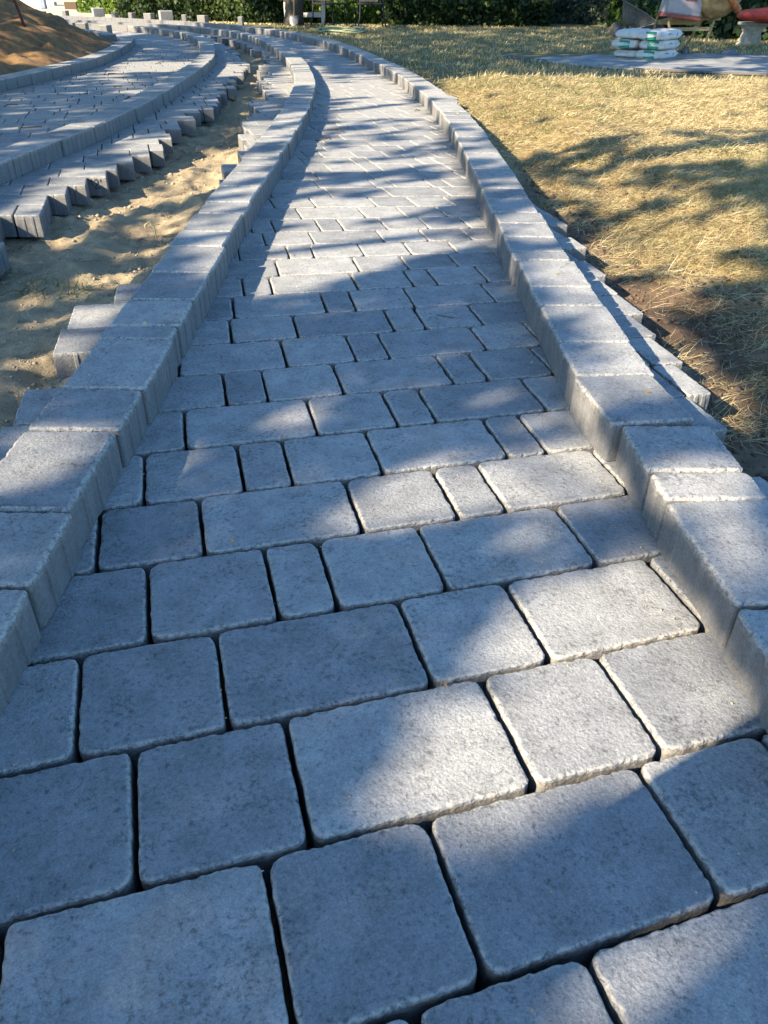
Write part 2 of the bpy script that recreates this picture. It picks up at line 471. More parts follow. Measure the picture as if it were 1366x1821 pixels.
LIT = [[0.8,[[-0.464,2.526],[-0.445,3.131],[-0.434,3.792],[-0.418,6.074],[-0.47,7.109],[-0.957,9.859],[-0.015,9.846],[0.328,6.849],[0.407,4.629],[0.479,3.091],[0.242,3.028],[0.101,2.927],[-0.142,2.729]]],[0.9,[[-0.46,2.498],[-0.45,2.835],[-0.442,3.298],[0.026,3.233],[0.066,2.89],[-0.141,2.716]]],[0.85,[[-0.422,6.341],[-0.658,8.758],[-0.073,9.361],[0.267,7.005],[0.389,5.337],[0.261,4.865],[-0.004,5.74]]],[0.7,[[0.109,10.286],[0.572,8.011],[0.761,5.152],[0.765,3.734],[0.805,2.599],[0.702,2.538],[0.561,2.99],[0.497,5.235],[0.167,8.449]]],[0.3,[[0.561,2.99],[0.736,2.72],[0.778,2.189],[0.757,1.877],[0.589,1.872],[0.552,2.371]]],[0.82,[[-0.662,6.396],[-0.392,6.42],[-0.453,4.613],[-0.433,3.783],[-0.462,2.945],[-0.451,2.528],[-0.645,2.52],[-0.637,3.093],[-0.675,4.147],[-0.68,5.361]]],[1,[[-1.125,10.653],[-0.895,10.687],[-0.616,8.619],[-0.526,7.892],[-0.822,7.771],[-1.03,8.213],[-1.135,9.431]]],[0.9,[[0.55,9.851],[4.154,9.668],[2.162,4.733],[0.755,4.649],[0.725,5.793],[0.53,7.561]]],[0.38,[[0.724,5.462],[1.388,5.841],[2.728,6.135],[2.446,5.435],[1.339,4.847],[2.23,4.902],[1.954,4.218],[1.576,4.263],[0.964,4.585],[0.755,4.649]]],[0.72,[[0.755,4.649],[0.955,4.539],[1.554,4.196],[1.902,4.088],[1.346,2.71],[0.976,2.577],[0.813,2.69],[0.721,3.264]]],[0.35,[[1.718,4.707],[2.038,4.426],[1.658,3.484],[1.552,3.782]]],[0.5,[[0.937,2.576],[1.297,2.589],[1.133,2.183],[0.954,2.177]]],[0.2,[[0.757,2.459],[0.876,2.09],[1.133,2.183],[0.77,1.284],[0.752,1.508],[0.795,2.088]]],[0.65,[[3.542,11.756],[5.392,12.736],[4.178,9.729],[3.187,9.854],[2.701,10.437]]],[0.9,[[0.646,2.746],[0.763,2.802],[0.82,2.173],[0.851,1.83],[0.762,1.778],[0.702,2.169]]],[1,[[0.031,0.619],[0.053,0.72],[0.1,0.778],[0.161,0.818],[0.179,0.903],[0.236,0.985],[0.323,1.046],[0.475,1.097],[0.507,1.034],[0.518,0.922],[0.517,0.727],[0.432,0.524],[0.356,0.475],[0.338,0.65],[0.308,0.649],[0.2,0.626],[0.123,0.588]]],[0.45,[[0.072,0.571],[0.321,0.64],[0.368,0.624],[0.381,0.53],[0.363,0.475],[0.199,0.423],[0.145,0.479]]],[0.5,[[-0.247,0.337],[-0.206,0.407],[-0.121,0.444],[0.016,0.439],[0.104,0.382],[0.016,0.334]]],[0.55,[[0.1,0.34],[0.134,0.388],[0.229,0.418],[0.352,0.462],[0.401,0.475],[0.344,0.419],[0.269,0.342]]],[0.95,[[-0.082,1.171],[-0.049,1.276],[0.019,1.373],[0.128,1.421],[0.265,1.448],[0.474,1.507],[0.495,1.34],[0.301,1.284],[0.153,1.261],[0.019,1.182]]],[0.6,[[0.083,1.193],[0.303,1.225],[0.372,1.136],[0.221,1.092]]],[0.75,[[0.277,1.653],[0.389,1.682],[0.456,1.539],[0.395,1.487],[0.31,1.51]]],[1,[[0.555,1.831],[0.752,1.836],[0.756,1.711],[0.608,1.621],[0.557,1.619],[0.507,1.501],[0.509,1.632]]],[1,[[0.632,1.348],[0.811,1.352],[0.806,1.246],[0.648,1.242]]],[0.6,[[0.634,1.229],[0.812,1.233],[0.713,0.987],[0.661,0.999]]],[0.8,[[0.488,1.446],[0.525,1.357],[0.525,1.149],[0.503,1.183]]],[1,[[-0.605,1.336],[-0.632,1.456],[-0.516,1.483],[-0.45,1.404],[-0.511,1.26],[-0.561,1.231]]],[0.55,[[-0.528,1.153],[-0.424,1.156],[-0.394,1.02],[-0.464,0.998]]],[0.9,[[-0.256,1.597],[-0.125,1.837],[-0.113,1.797],[-0.226,1.584]]],[1,[[-1.027,2.408],[-0.859,2.414],[-0.859,2.12],[-0.883,1.958],[-0.89,1.885],[-1.003,2.194]]],[1,[[-0.92,2.625],[-0.857,2.628],[-0.848,2.457]]],[0.85,[[-1.256,2.059],[-1.223,2.236],[-1.076,2.024],[-1.05,1.705],[-1.082,1.643]]],[0.55,[[-1.613,2.819],[-1.473,2.791],[-1.254,2.47],[-1.291,2.314],[-1.381,2.262]]],[0.6,[[-1.398,3.457],[-1.455,4.355],[-1.273,4.505],[-1.089,3.666],[-1.089,3.129],[-1.169,2.769],[-1.253,2.582],[-1.335,2.7]]],[0.95,[[-1.273,4.364],[-1.477,4.965],[-1.45,5.572],[-1.126,5.948],[-1.023,5.262],[-1.095,4.24]]],[1,[[-2.132,10.72],[-1.65,10.923],[-1.477,9.768],[-1.951,9.599]]],[1,[[-1.015,6.266],[-0.811,6.282],[-0.788,5.217],[-0.876,5.153]]],[1,[[-1.31,9.219],[-0.872,9.269],[-0.803,8.496],[-1.24,8.695]]],[0.9,[[-3.177,10.84],[-2.442,11.1],[-2.296,9.952],[-2.982,9.802]]],[0.85,[[-2.211,10.908],[-1.99,11.116],[-1.869,10.013],[-2.023,9.849]]],[0.65,[[-2.136,5.521],[-1.649,5.513],[-1.668,5.077],[-1.896,4.653],[-1.807,4.219],[-2.073,4.855]]],[0.9,[[-1.645,3.624],[-1.681,4.15],[-1.73,4.456],[-1.536,4.467],[-1.473,4.032],[-1.56,3.848],[-1.527,3.578],[-1.574,3.382],[-1.626,3.334],[-1.724,3.568]]],[0.8,[[-1.795,5.036],[-1.72,5.615],[-1.507,5.818],[-1.402,5.377],[-1.527,4.926]]],[1,[[-1.936,10.064],[-1.832,10.281],[-1.688,9.289],[-1.824,9.448]]],[0.97,[[-13.212,31.104],[-11.008,28.321],[-7.739,21.868],[-4.728,15.763],[-5.149,18.312],[-4.205,19.217],[-3.289,19.436],[-2.651,20.084],[-3.051,23.195],[-5.937,24.514],[-15.146,35.739]]],[0.5,[[-2.651,20.084],[-3.051,23.195],[0.969,23.646],[0.832,20.173],[-1.58,19.136]]],[0.7,[[-5.665,15.436],[-4.617,13.598],[-2.649,9.102],[-1.788,7.257],[-2.59,8.066]]],[0.7,[[-4.662,11.338],[-4.091,10.945],[-3.171,9.458],[-3.124,8.996],[-3.98,9.702]]]]


def clampi(v, a, b): return max(a, min(b, v))

# --- row lines, near ones measured, far ones marching along the curve
def center(y):
    return (xat(K1_IN, y) + xat(K2_IN, y)) / 2
LN = {}
for k, (y, t) in LINES.items(): LN[k] = (Vector((-.07, y)), t)
LN[-1] = (Vector((-.07, LINES[0][0] - .211)), R(17.9)); LN[-2] = (Vector((-.07, LINES[0][0] - .422)), R(17.9))
LN[0] = (LN[0][0], R(17.6))
TT = [(3.7, 5.57), (4.7, 3.6), (5.6, 2.6), (7, 2.4), (8.5, 5), (10, 9), (11.5, 13), (13, 18), (14.5, 24), (16, 32), (17.5, 42), (19, 52), (20.2, 60), (22, 66)]
k = max(LINES)
p, t = LN[k]
while k < 150 and p.x > -12.5:
    k += 1
    # tangent of the centre line
    y = p.y
    tg = Vector((center(y + .1) - center(y - .1), .2)).normalized()
    t2 = R(lerp_tab(TT, y + .1))
    nn = Vector((-math.sin(t2), math.cos(t2)))
    ds = 0.2005 / max(0.35, nn.dot(tg))
    y2 = y + tg.y * ds
    p = Vector((center(y2), y2)); t = t2
    if y < 5.6: p.x = -.07 + (center(y2) + .07) * clampi((y2 - 3.7) / 2, 0, 1)
    LN[k] = (p, t)
KMAX = k

# how far the pavers reach beyond the kerbs (distance from kerb inner edge, outside)
LEFT_OUT = [(0, .33), (1.5, .34), (2.0, .41), (2.5, .42), (2.62, .33), (2.8, .20), (3.9, .20), (4.1, .30), (5.3, .32), (5.6, .44), (6.5, .46), (9, .50), (10.4, .46), (12, .36), (16, .36), (25, .36)]
LEFT_FIX = {19: .30, 20: .22, 23: .30, 24: .34}
LEFT_TIP = {5: -.80, 6: -.80, 7: -.823, 8: -.70, 9: -.876, 10: -.903, 11: -.829, 12: -.74}
RIGHT_TIP = {4: .881, 5: .914, 6: .936, 7: .897, 8: .905, 9: .912, 10: .874, 11: .877, 12: .864, 13: .869, 14: .80, 15: .846, 16: .80}
EXTRA = {0: [-.298], 1: [-.508], 2: [-.55], 3: [-.502, .67], 5: [.641], 6: [-.576, .67], 7: [-.52], 8: [-.488], 9: [-.575, .568], 10: [-.60, .63], 11: [-.60, .63]}
RIGHT_FIX = {0: .33, 1: .35, 2: .34, 3: .36, 4: .35, 5: .36, 6: .40, 7: .33, 8: .37, 9: .34, 10: .35, 11: .37, 12: .30, 13: .36, 14: .30, 15: .26, 16: .28}
RIGHT_OUT = [(0, .34), (3.4, .33), (3.9, .22), (6, .2), (6.9, .24), (7.5, .34), (9.5, .33), (10.5, .25), (25, .24)]

UNIT = [0.0965, 0.193, 0.289]
cands = []     # every paver of both paths: dict

def quad_between(k, u0, u1, gap=0.0065):
    (p0, t0), (p1, t1) = LN[k], LN[k + 1]
    d0 = Vector((math.cos(t0), math.sin(t0))); d1 = Vector((math.cos(t1), math.sin(t1)))
    sh = 0.5 * 0.2 * math.sin((t0 + t1) / 2)
    org0 = p0 + d0 * 0; org1 = p1 + d1 * 0
    # u measured from the row's centre; shift makes joints square to the row
    tm = (t0 + t1) / 2; dm = Vector((math.cos(tm), math.sin(tm)))
    s = (p1 - p0).dot(dm) / 2 + 0.1 * math.tan(max(0.0, R(16.5) - tm)) * clampi((p0.y - 2.4) / 1.2, 0, 1)
    a = p0 + d0 * (u0 + s); b = p0 + d0 * (u1 + s); c = p1 + d1 * (u1 - s); d = p1 + d1 * (u0 - s)
    return a, b, c, d

def inset_quad(q, gap_s, gap_r):
    a, b, c, d = q
    ux = ((b - a) + (c - d)).normalized(); uy = ((d - a) + (c - b)).normalized()
    return [a + ux * gap_s + uy * gap_r, b - ux * gap_s + uy * gap_r, c - ux * gap_s - uy * gap_r, d + ux * gap_s - uy * gap_r]

def fill_run(r, start, end, sign):
    """lengths from start outwards until the run reaches end"""
    out = []; u = start; last = None
    while (end - u) * sign > 0.06:
        rem = (end - u) * sign
        L = r.choice([UNIT[1], UNIT[2], UNIT[1], UNIT[0], UNIT[2]])
        if last == UNIT[0] and L == UNIT[0]: L = UNIT[1]
        if L > rem + 0.03: L = max([x for x in UNIT if x <= rem + 0.03] or [UNIT[0]])
        out.append((u, u + sign * L)); u += sign * L; last = L
    return out

for k in range(-2, KMAX - 1):
    (p0, t0), (p1, t1) = LN[k], LN[k + 1]
    mid = (p0 + p1) / 2; tm = (t0 + t1) / 2
    r = random.Random(1000 + k)
    ct = max(.3, math.cos(tm))
    # kerb positions along this row
    def along(poly):
        d = Vector((math.cos(tm), math.sin(tm)))
        best = None
        for a, b in zip(poly, poly[1:]):
            e = b - a; den = d.x * e.y - d.y * e.x
            if abs(den) < 1e-9: continue
            w = a - mid
            s = (w.x * e.y - w.y * e.x) / den; q = (w.x * d.y - w.y * d.x) / den
            if -1e-6 <= q <= 1 + 1e-6 and (best is None or abs(s) < abs(best)): best = s
        return best
    uL = along(K1_IN); uR = along(K2_IN)
    if uL is None: uL = -.5
    if uR is None: uR = .5
    eL = uL - (LEFT_FIX.get(k, lerp_tab(LEFT_OUT, mid.y) + r.uniform(-.05, .05)))
    eR = uR + (RIGHT_FIX.get(k, lerp_tab(RIGHT_OUT, mid.y) + r.uniform(-.04, .04)))
    J = JOINTS.get(k)
    if J:
        sh_ = (p1 - p0).dot(Vector((math.cos(tm), math.sin(tm)))) / 2
        J = sorted([v - sh_ for v in J + EXTRA.get(k, [])])
        if k in LEFT_TIP: eL = LEFT_TIP[k] - sh_
        if k in RIGHT_TIP: eR = RIGHT_TIP[k] - sh_
        spans = list(zip(J, J[1:]))
        spans += fill_run(r, J[-1], eR, 1); spans += [(b, a) for a, b in fill_run(r, J[0], eL, -1)]
        # make the outermost stones end exactly where measured
        spans.sort()
        spans[0] = (eL if spans[0][1] - eL < .32 and spans[0][1] - eL > .07 else spans[0][0], spans[0][1])
        if k in RIGHT_TIP and .07 < eR - spans[-1][0] < .34: spans[-1] = (spans[-1][0], eR)
    else:
        s0 = r.uniform(-.15, .15)
        spans = [(b, a) for a, b in fill_run(r, s0, eL, -1)] + fill_run(r, s0, eR, 1)
        spans.sort()
    inner = [s for s in spans if s[1] > uL + .01 and s[0] < uR - .01]
    for s in spans:
        fg = clampi((mid.y - 2.2) / 2.5, 0, 1)
        g = 0.0034 * (1 - .5 * fg) + r.uniform(-.0006, .0010)
        q = inset_quad(quad_between(k, *s), g, 0.0034 * (1 - .45 * fg) + r.uniform(-.0005, .0008))
        zone = 'path' if s in inner else ('left' if s[1] <= uL + .01 else 'right')
        pos = inner.index(s) + 1 if zone == 'path' else 0
        cands.append(dict(q=q, z=r.uniform(-.0012, .0008), L=abs(s[1] - s[0]), row=k, pos=pos, zone=zone, n=len(inner), field='main',
                          tip=(zone == 'left' and s == spans[0]) or (zone == 'right' and s == spans[-1])))

# --- the second path on the left
LN_MAIN = dict(LN)
LN = {}
p = Vector((-2.7, 2.66)); t = R(2.0)
T3 = [(2, 1.5), (5, 1.5), (7, 1.5), (9, 4), (11, 9), (13, 16), (14.5, 24), (16, 36), (17.5, 52), (18.5, 62), (20, 70)]
def c3(y): return xat(K3_OUT, y) - .85
k = 0; LN[0] = (p, t)
while k < 120 and p.x > -11:
    k += 1
    tg = Vector((c3(p.y + .1) - c3(p.y - .1), .2)).normalized()
    t = R(lerp_tab(T3, p.y)); nn = Vector((-math.sin(t), math.cos(t)))
    p = p + tg * (0.2005 / max(.35, nn.dot(tg)))
    p = Vector((c3(p.y), p.y)); LN[k] = (p, t)
KM3 = k
R3 = [(2.8, .34), (3.4, .30), (4.3, .36), (5.1, .32), (6, .27), (8, .20), (9.4, .18), (10, .2), (12, .2), (20, .2)]
TIPS3 = {2: .22, 3: .305, 4: .42, 5: .355, 6: .37, 7: .39, 8: .415, 9: .395, 10: .41, 11: .435, 12: .43, 13: .37, 14: .39, 15: .30, 16: .35, 17: .28, 18: .37, 19: .26, 20: .33}
for k in range(0, KM3 - 1):
    (p0, t0), (p1, t1) = LN[k], LN[k + 1]
    r = random.Random(5000 + k); mid = (p0 + p1) / 2
    eR = .85 + TIPS3.get(k, .14 + lerp_tab(R3, mid.y) + r.uniform(-.08, .08)) - (0.0 if mid.y < 12 else .1)
    wl_ = 1.15 if mid.y < 13 else 0.9
    s0 = r.uniform(.2, .5)
    spans = [(b, a) for a, b in fill_run(r, s0, -wl_, -1)] + fill_run(r, s0, eR, 1); spans.sort()
    spans[-1] = (spans[-1][0], max(eR, spans[-1][0] + .09))
    for s in spans:
        q = inset_quad(quad_between(k, *s), 0.0024 + r.uniform(-.0006, .0016), 0.0020 + r.uniform(-.0005, .0008))
        zone = 'trench' if s[0] > .80 or s == spans[-1] else 'path'
        cands.append(dict(q=q, z=r.uniform(-.002, .001), L=abs(s[1] - s[0]), row=k, pos=0, zone=zone, n=0, field='second', tip=s == spans[-1]))

# --- choose the 300 that show largest as individual stones, the rest of each field is one mesh
cp, sp = math.cos(R(34.6)), math.sin(R(34.6))
def in_view(x, y, m=0.0):
    w = y * cp + CAM_H * sp
    if w < .05: return False
    px = x / w * 1370 + 683; py = 910.5 - (y * sp - CAM_H * cp) / w * 1370
    return -m < px < 1366 + m and -m < py < 1821 + m
def seen_size(c):
    q = c['q']; x = sum(p.x for p in q) / 4; y = sum(p.y for p in q) / 4
    ok = any(in_view(p.x, p.y) for p in q)
    if not ok: return 0
    if c['field'] == 'main':
        # hidden under a kerb?
        xs = [p.x for p in q]
        if c['zone'] == 'left' and min(xs) > xat(K1_IN, y) - .2: return 0
        if c['zone'] == 'right' and max(xs) < xat(K2_IN, y) + .19: return 0
    dd = x * x + y * y + CAM_H ** 2
    return c['L'] * CAM_H / dd ** 1.5
cands.sort(key=seen_size, reverse=True)
ind, rest = cands[:300], cands[300:]
ind.sort(key=lambda c: (c['field'], c['row'], sum(p.x for p in c['q'])))
def size_word(L):
    return 'small' if L < .14 else ('square' if L < .24 else 'long')
tips = {'left': 0, 'right': 0, 'trench': 0}
far_rows = {}
for i, c in enumerate(ind):
    q = c['q']; ctr = sum(q, Vector((0, 0))) / 4
    ax = (q[1] - q[0]); ang = math.atan2(ax.y, ax.x)
    rot = Matrix.Rotation(-ang, 2)
    loc = [rot @ (p - ctr) for p in q]
    near = ctr.length < 4.6
    nibs = []
    if c['zone'] != 'path' and near:
        nibs = [(0, .3), (0, .7), (2, .3), (2, .7), (1, .35), (3, .35), (1, .7), (3, .7)]
    me = stone_mesh('paver', loc, fine=ctr.length < 6.5, nibs=nibs, step=0.0055 if ctr.length < 1.6 else (0.009 if ctr.length < 2.8 else .018), seed=i,
                    bev=.72 if c['zone'] == 'path' else .5, cr=.020 if c['zone'] == 'path' else .006, wob=.0013)[0]
    o = link('paver', me, M['concrete'], loc=(ctr.x, ctr.y, c['z']), rotz=ang)
    o.rotation_euler = (nr.uniform(-.004, .004), nr.uniform(-.004, .004), ang)
    w = size_word(c['L']); row = c['row'] + 2
    if c['field'] == 'main' and c['zone'] == 'path':
        if row <= 30 - 4:
            label = f"{w} grey paver, {ORD[c['pos']]} from the left kerb in the {ORD[row]} row up the main path"
        else:
            label = f"{w} grey paver on the far sunlit stretch of the main path between its kerbs"
        group = 'pavers of the main path'
    elif c['zone'] in ('left', 'right'):
        tips[c['zone']] += 1; k = tips[c['zone']]
        side = 'left kerb over the sand' if c['zone'] == 'left' else 'right kerb over the soil'
        if k <= 30:
            label = f"paver end jutting out under the {side}, {ORD[k]} from the near end"
        else:
            label = f"paver end jutting out from under the {side}, in the far half"
        group = 'paver ends sticking out past the main path kerbs'
    elif c['zone'] == 'trench':
        tips['trench'] += 1; k = tips['trench']
        label = (f"{w} paver at the jagged sand side of the second path, {ORD[k]} from its near end" if k <= 30
                 else f"{w} paver at the jagged sand side of the second path, far half")
        group = 'jagged edge pavers of the second path'
    else:
        far_rows.setdefault(c['row'], 0); far_rows[c['row']] += 1
        rk = sorted(set(cc['row'] for cc in ind if cc['field'] == 'second' and cc['zone'] == 'path')).index(c['row']) + 1
        label = f"{w} shaded second-path paver, {ORD[far_rows[c['row']]]} from the left in its {ORD[min(30, rk)]} row"
        group = 'pavers of the second path'
    tag(o, label, 'paver', group)
    c['obj'] = o
PAVER_IND = ind
for field, nm in (('main', 'far_pavers'), ('second', 'far_pavers')):
    V = []; F = []; E_ = []
    for i, c in enumerate([c for c in rest if c['field'] == field]):
        b = len(V); q = c['q']; sd = 9000 + i; r = random.Random(sd)
        near = seen_size(c) > 0 and (sum(q, Vector((0, 0))) / 4).length < 5
        cr = .007
        pts = []
        for j in range(4):
            p0, p, p1 = q[j - 1], q[j], q[(j + 1) % 4]
            pts += [p + (p0 - p).normalized() * cr, p + (p1 - p).normalized() * cr]
        z0 = c['z'] + r.uniform(-.0015, .001)
        cx = sum(pts, Vector((0, 0))) / 8
        for z, ins in ((-TH, 0), (-.006, 0), (0, .005)):
            for p in pts:
                d = (cx - p).normalized() * ins
                V.append((p.x + d.x, p.y + d.y, z + z0)); E_.append(0.4 if z == 0 else 0)
        for k in range(2):
            for j in range(8): F.append((b + k * 8 + j, b + k * 8 + (j + 1) % 8, b + k * 8 + 8 + (j + 1) % 8, b + k * 8 + 8 + j))
        F.append(tuple(range(b + 16, b + 24)))
    me = mesh(nm, V, F); fattr(me, 'edge', E_)
    o = link(nm, me, M['concrete_field'])
    tag(o, 'grey pavers too small to tell apart in the far part of the ' + ('main' if field == 'main' else 'second') + ' path', 'pavers', kind='stuff')

# handwritten number on the end of one jagged paver
best = min([c for c in PAVER_IND if c['zone'] == 'trench' and c['tip']], key=lambda c: abs(c['q'][1].x + 1.54) * .5 + abs(c['q'][1].y - 4.30))
def ink_number(c):
    o = c['obj']; a, b = c['q'][0], c['q'][1]
    ang = math.atan2((b - a).y, (b - a).x)
    d = Vector((math.cos(ang), math.sin(ang))); nn = Vector((d.y, -d.x))
    m = MB()
    def stroke(pts, w=.0042):
        for s, e in zip(pts, pts[1:]):
            v = Vector((e[0] - s[0], e[1] - s[1])); L = v.length; th_ = math.atan2(v.y, v.x)
            m.box(((s[0] + e[0]) / 2, 0, (s[1] + e[1]) / 2), (L + w, .0012, w), Matrix.Rotation(-th_, 3, 'Y'))
    stroke([(-.030, .016), (-.022, .026), (-.022, -.004)])
    stroke([(-.010, .018), (-.004, .026), (.006, .026), (.010, .018), (.006, .008), (-.008, -.010), (-.010, -.016), (.014, -.016), (.014, -.008)])
    stroke([(.024, .026), (.023, .018)], .005)
    L = (b - a).length
    mk = m.build('ink_number', M['ink'], o)
    # parent-local placement: along the front side, centred on the part that juts out
    ctr = Vector((o.location.x, o.location.y))
    w = a + d * (L - .055) + nn * .0009
    rel = Matrix.Rotation(-o.rotation_euler.z, 2) @ (w - ctr)
    mk.location = (rel.x, rel.y, -.040)
    mk['label'] = "handwritten 12' in black marker"
ink_number(best)

# ------------------------------------------------------------------ kerbs: the same stones laid on top, end to end
def walk(poly):
    s = [0.0]
    for a, b in zip(poly, poly[1:]): s.append(s[-1] + (b - a).length)
    return s
def at_s(poly, S, s):
    s = clampi(s, 0, S[-1] - 1e-6)
    for i in range(len(S) - 1):
        if S[i] <= s <= S[i + 1]:
            t = (s - S[i]) / (S[i + 1] - S[i] + 1e-12)
            return poly[i].lerp(poly[i + 1], t)
    return poly[-1]
kerbs = []
def kerb(poly, side, joints_y, seed, key, width=.19, zoff=0.0):
    """side -1: blocks lie on the left of the curve, +1: right"""
    r = random.Random(seed); S = walk(poly)
    ss = []
    for jy in joints_y:
        # arc position for given y
        for i in range(len(poly) - 1):
            if poly[i].y <= jy <= poly[i + 1].y:
                t = (jy - poly[i].y) / (poly[i + 1].y - poly[i].y); ss.append(S[i] + t * (S[i + 1] - S[i])); break
    s = ss[-1] if ss else 0.0
    if not ss: ss = [0.0]
    while s < S[-1] - .12:
        s += r.choice([.193, .193, .289, .193, .097, .289]); ss.append(min(s, S[-1]))
    for i, (s0, s1) in enumerate(zip(ss, ss[1:])):
        a, b = at_s(poly, S, s0), at_s(poly, S, s1)
        if (b - a).length < .04: continue
        d = (b - a).normalized(); nn = Vector((d.y, -d.x)) * side      # outward from the path
        j = r.uniform(-.009, .004)
        if key == 'main_right' and i == 5: j = -.019
        kerbs.append(dict(a=a, b=b, d=d, n=nn, j=j, L=(b - a).length, key=key, i=i, w=width, rz=r.uniform(-.02, .02), z=zoff + r.uniform(-.0006, .0012), seed=seed * 1000 + i))
JY1 = [.16, .415, .612, .9, 1.104, 1.396, 1.590, 1.884, 1.978, 2.181, 2.435, 2.725, 2.92, 3.19, 3.38, 3.68, 3.96, 4.15]
JY2 = [.37, .585, .873, 1.159, 1.258, 1.447, 1.690, 1.898, 2.170, 2.340, 2.612, 2.712, 2.899, 3.090, 3.258, 3.495, 3.70, 3.935, 4.13, 4.356, 4.56, 4.756, 5.10]
kerb(K1_IN, -1, JY1, 21, 'main_left')
kerb(K2_IN, 1, JY2, 22, 'main_right')
K3_IN_side = K3_OUT
kerb(K3_OUT, -1, [], 23, 'second_right')
kerb(K4_IN, -1, [], 24, 'second_left')
kerb(K5_IN, -1, [], 25, 'second_left_far')
KN = {'main_left': "main path's left kerb", 'main_right': "main path's right kerb", 'second_right': "second path's right kerb",
      'second_left': "second path's left kerb", 'second_left_far': 'short kerb at the far left bend'}
def kd(c):
    m_ = (c['a'] + c['b']) / 2
    vis = in_view(m_.x, m_.y, 90)
    return (m_.length if vis else 100 + m_.length)
kerbs.sort(key=kd)
kin, krest = kerbs[:290], kerbs[290:]
cnt = {}
for c in kin:
    L = c['L']; w = c['w']
    # local: x along the kerb, y outward from the path
    g = .0036
    cs = [(-L / 2 + g, 0), (L / 2 - g, 0), (L / 2 - g, w), (-L / 2 + g, w)]
    # local frame handedness: keep counter-clockwise seen from above
    mid = (c['a'] + c['b']) / 2 + c['n'] * c['j']
    ang = math.atan2(c['d'].y, c['d'].x)
    left = Vector((-c['d'].y, c['d'].x))
    if left.dot(c['n']) < 0:
        cs = [(-L / 2 + g, -w), (L / 2 - g, -w), (L / 2 - g, 0), (-L / 2 + g, 0)]
    near = mid.length < 6
    nibs = []
    if near:
        nb = {0: [.5], 1: [.3, .72], 2: [.22, .5, .8]}[0 if L < .14 else (1 if L < .24 else 2)]
        nibs = [(0, v) for v in nb] + [(2, v) for v in nb] + [(1, .3), (1, .7), (3, .3), (3, .7)]
    me = stone_mesh('kerb_block', cs, fine=mid.length < 7, nibs=nibs, step=.006 if mid.length < 1.8 else (.009 if mid.length < 2.8 else .018), cr=.012, bev=1.0, seed=c['seed'], wob=.0014)[0]
    o = link('kerb_block', me, M['concrete'], loc=(mid.x, mid.y, TH + .0008 + c['z']))
    o.rotation_euler = (nr.uniform(-.004, .004), nr.uniform(-.004, .004), ang + c['rz'])
    k = cnt[c['key']] = cnt.get(c['key'], 0) + 1
    wd = 'short' if L < .14 else ('square' if L < .24 else 'long')
    if k <= 30: label = f"{wd} block, {ORD[k]} from the near end of the {KN[c['key']]}"
    else: label = f"{wd} block in the far stretch of the {KN[c['key']]}"
    tag(o, label, 'kerb block', 'kerb blocks of the ' + KN[c['key']])
V = []; F = []; E_ = []
for c in krest:
    b0 = len(V); w = c['w']; g = .003
    a = c['a'] + c['d'] * g; b = c['b'] - c['d'] * g; n_ = c['n'] * w
    if (b - a).cross(n_) < 0 if False else ((b - a).x * n_.y - (b - a).y * n_.x) < 0: quad = [a + n_, b + n_, b, a]
    else: quad = [a, b, b + n_, a + n_]
    for z in (0, TH): V += [(p.x, p.y, z + .001) for p in quad]
    F += [(b0 + 3, b0 + 2, b0 + 1, b0)] + [(b0 + 4, b0 + 5, b0 + 6, b0 + 7)] + [(b0 + j, b0 + (j + 1) % 4, b0 + 4 + (j + 1) % 4, b0 + 4 + j) for j in range(4)]
if V:
    me = mesh('far_kerb_blocks', V, F); fattr(me, 'edge', [0] * len(V))
    tag(link('far_kerb_blocks', me, M['concrete_field']), 'tiny kerb blocks at the farthest ends of the curving kerbs', 'kerb blocks', kind='stuff')

# loose blocks standing on the far kerbs and beside them
def loose(x, y, z, L, ang, label, mat='concrete', w=.19, h=TH):
    me = stone_mesh('loose_block', [(-L / 2, -w / 2), (L / 2, -w / 2), (L / 2, w / 2), (-L / 2, w / 2)], fine=False, seed=int(x * 77) % 999, thick=h)[0]
    o = link('loose_block', me, M[mat], loc=(x, y, z + h), rotz=ang)
    tag(o, label, 'concrete block', 'loose blocks standing on the far kerbs')
    return o

# ------------------------------------------------------------------ ground
def hashn(ix, iy, seed):
    n = (ix.astype(np.int64) * 374761393 + iy.astype(np.int64) * 668265263 + seed * 1442695041) & 0xffffffff
    n = ((n ^ (n >> 13)) * 1274126177) & 0xffffffff
    return ((n ^ (n >> 16)) & 0xffff) / 65535.0
def vn(x, y, seed=0):
    x = np.asarray(x, float); y = np.asarray(y, float)
    ix = np.floor(x); iy = np.floor(y); fx = x - ix; fy = y - iy
    fx = fx * fx * (3 - 2 * fx); fy = fy * fy * (3 - 2 * fy)
    ix = ix.astype(np.int64); iy = iy.astype(np.int64)
    a = hashn(ix, iy, seed); b = hashn(ix + 1, iy, seed); c = hashn(ix, iy + 1, seed); d = hashn(ix + 1, iy + 1, seed)
    return (a + (b - a) * fx) * (1 - fy) + (c + (d - c) * fx) * fy
def fbm(x, y, seed=0, o=4, g=0.5):
    s = 0; a = 1; t = 0
    for i in range(o):
        s = s + a * vn(x * 2 ** i + 17.3 * i, y * 2 ** i + 9.1 * i, seed + i); t += a; a *= g
    return s / t
def ss(a, b, x):
    t = np.clip((x - a) / (b - a), 0, 1); return t * t * (3 - 2 * t)
def curve_x(poly, y):
    ys = np.array([p.y for p in poly]); xs = np.array([p.x for p in poly])
    return np.interp(y, ys, xs)
X1 = lambda y: curve_x(K1_IN, y) - .19
X2 = lambda y: curve_x(K2_IN, y) + .19
X3 = lambda y: curve_x(K3_OUT, y)
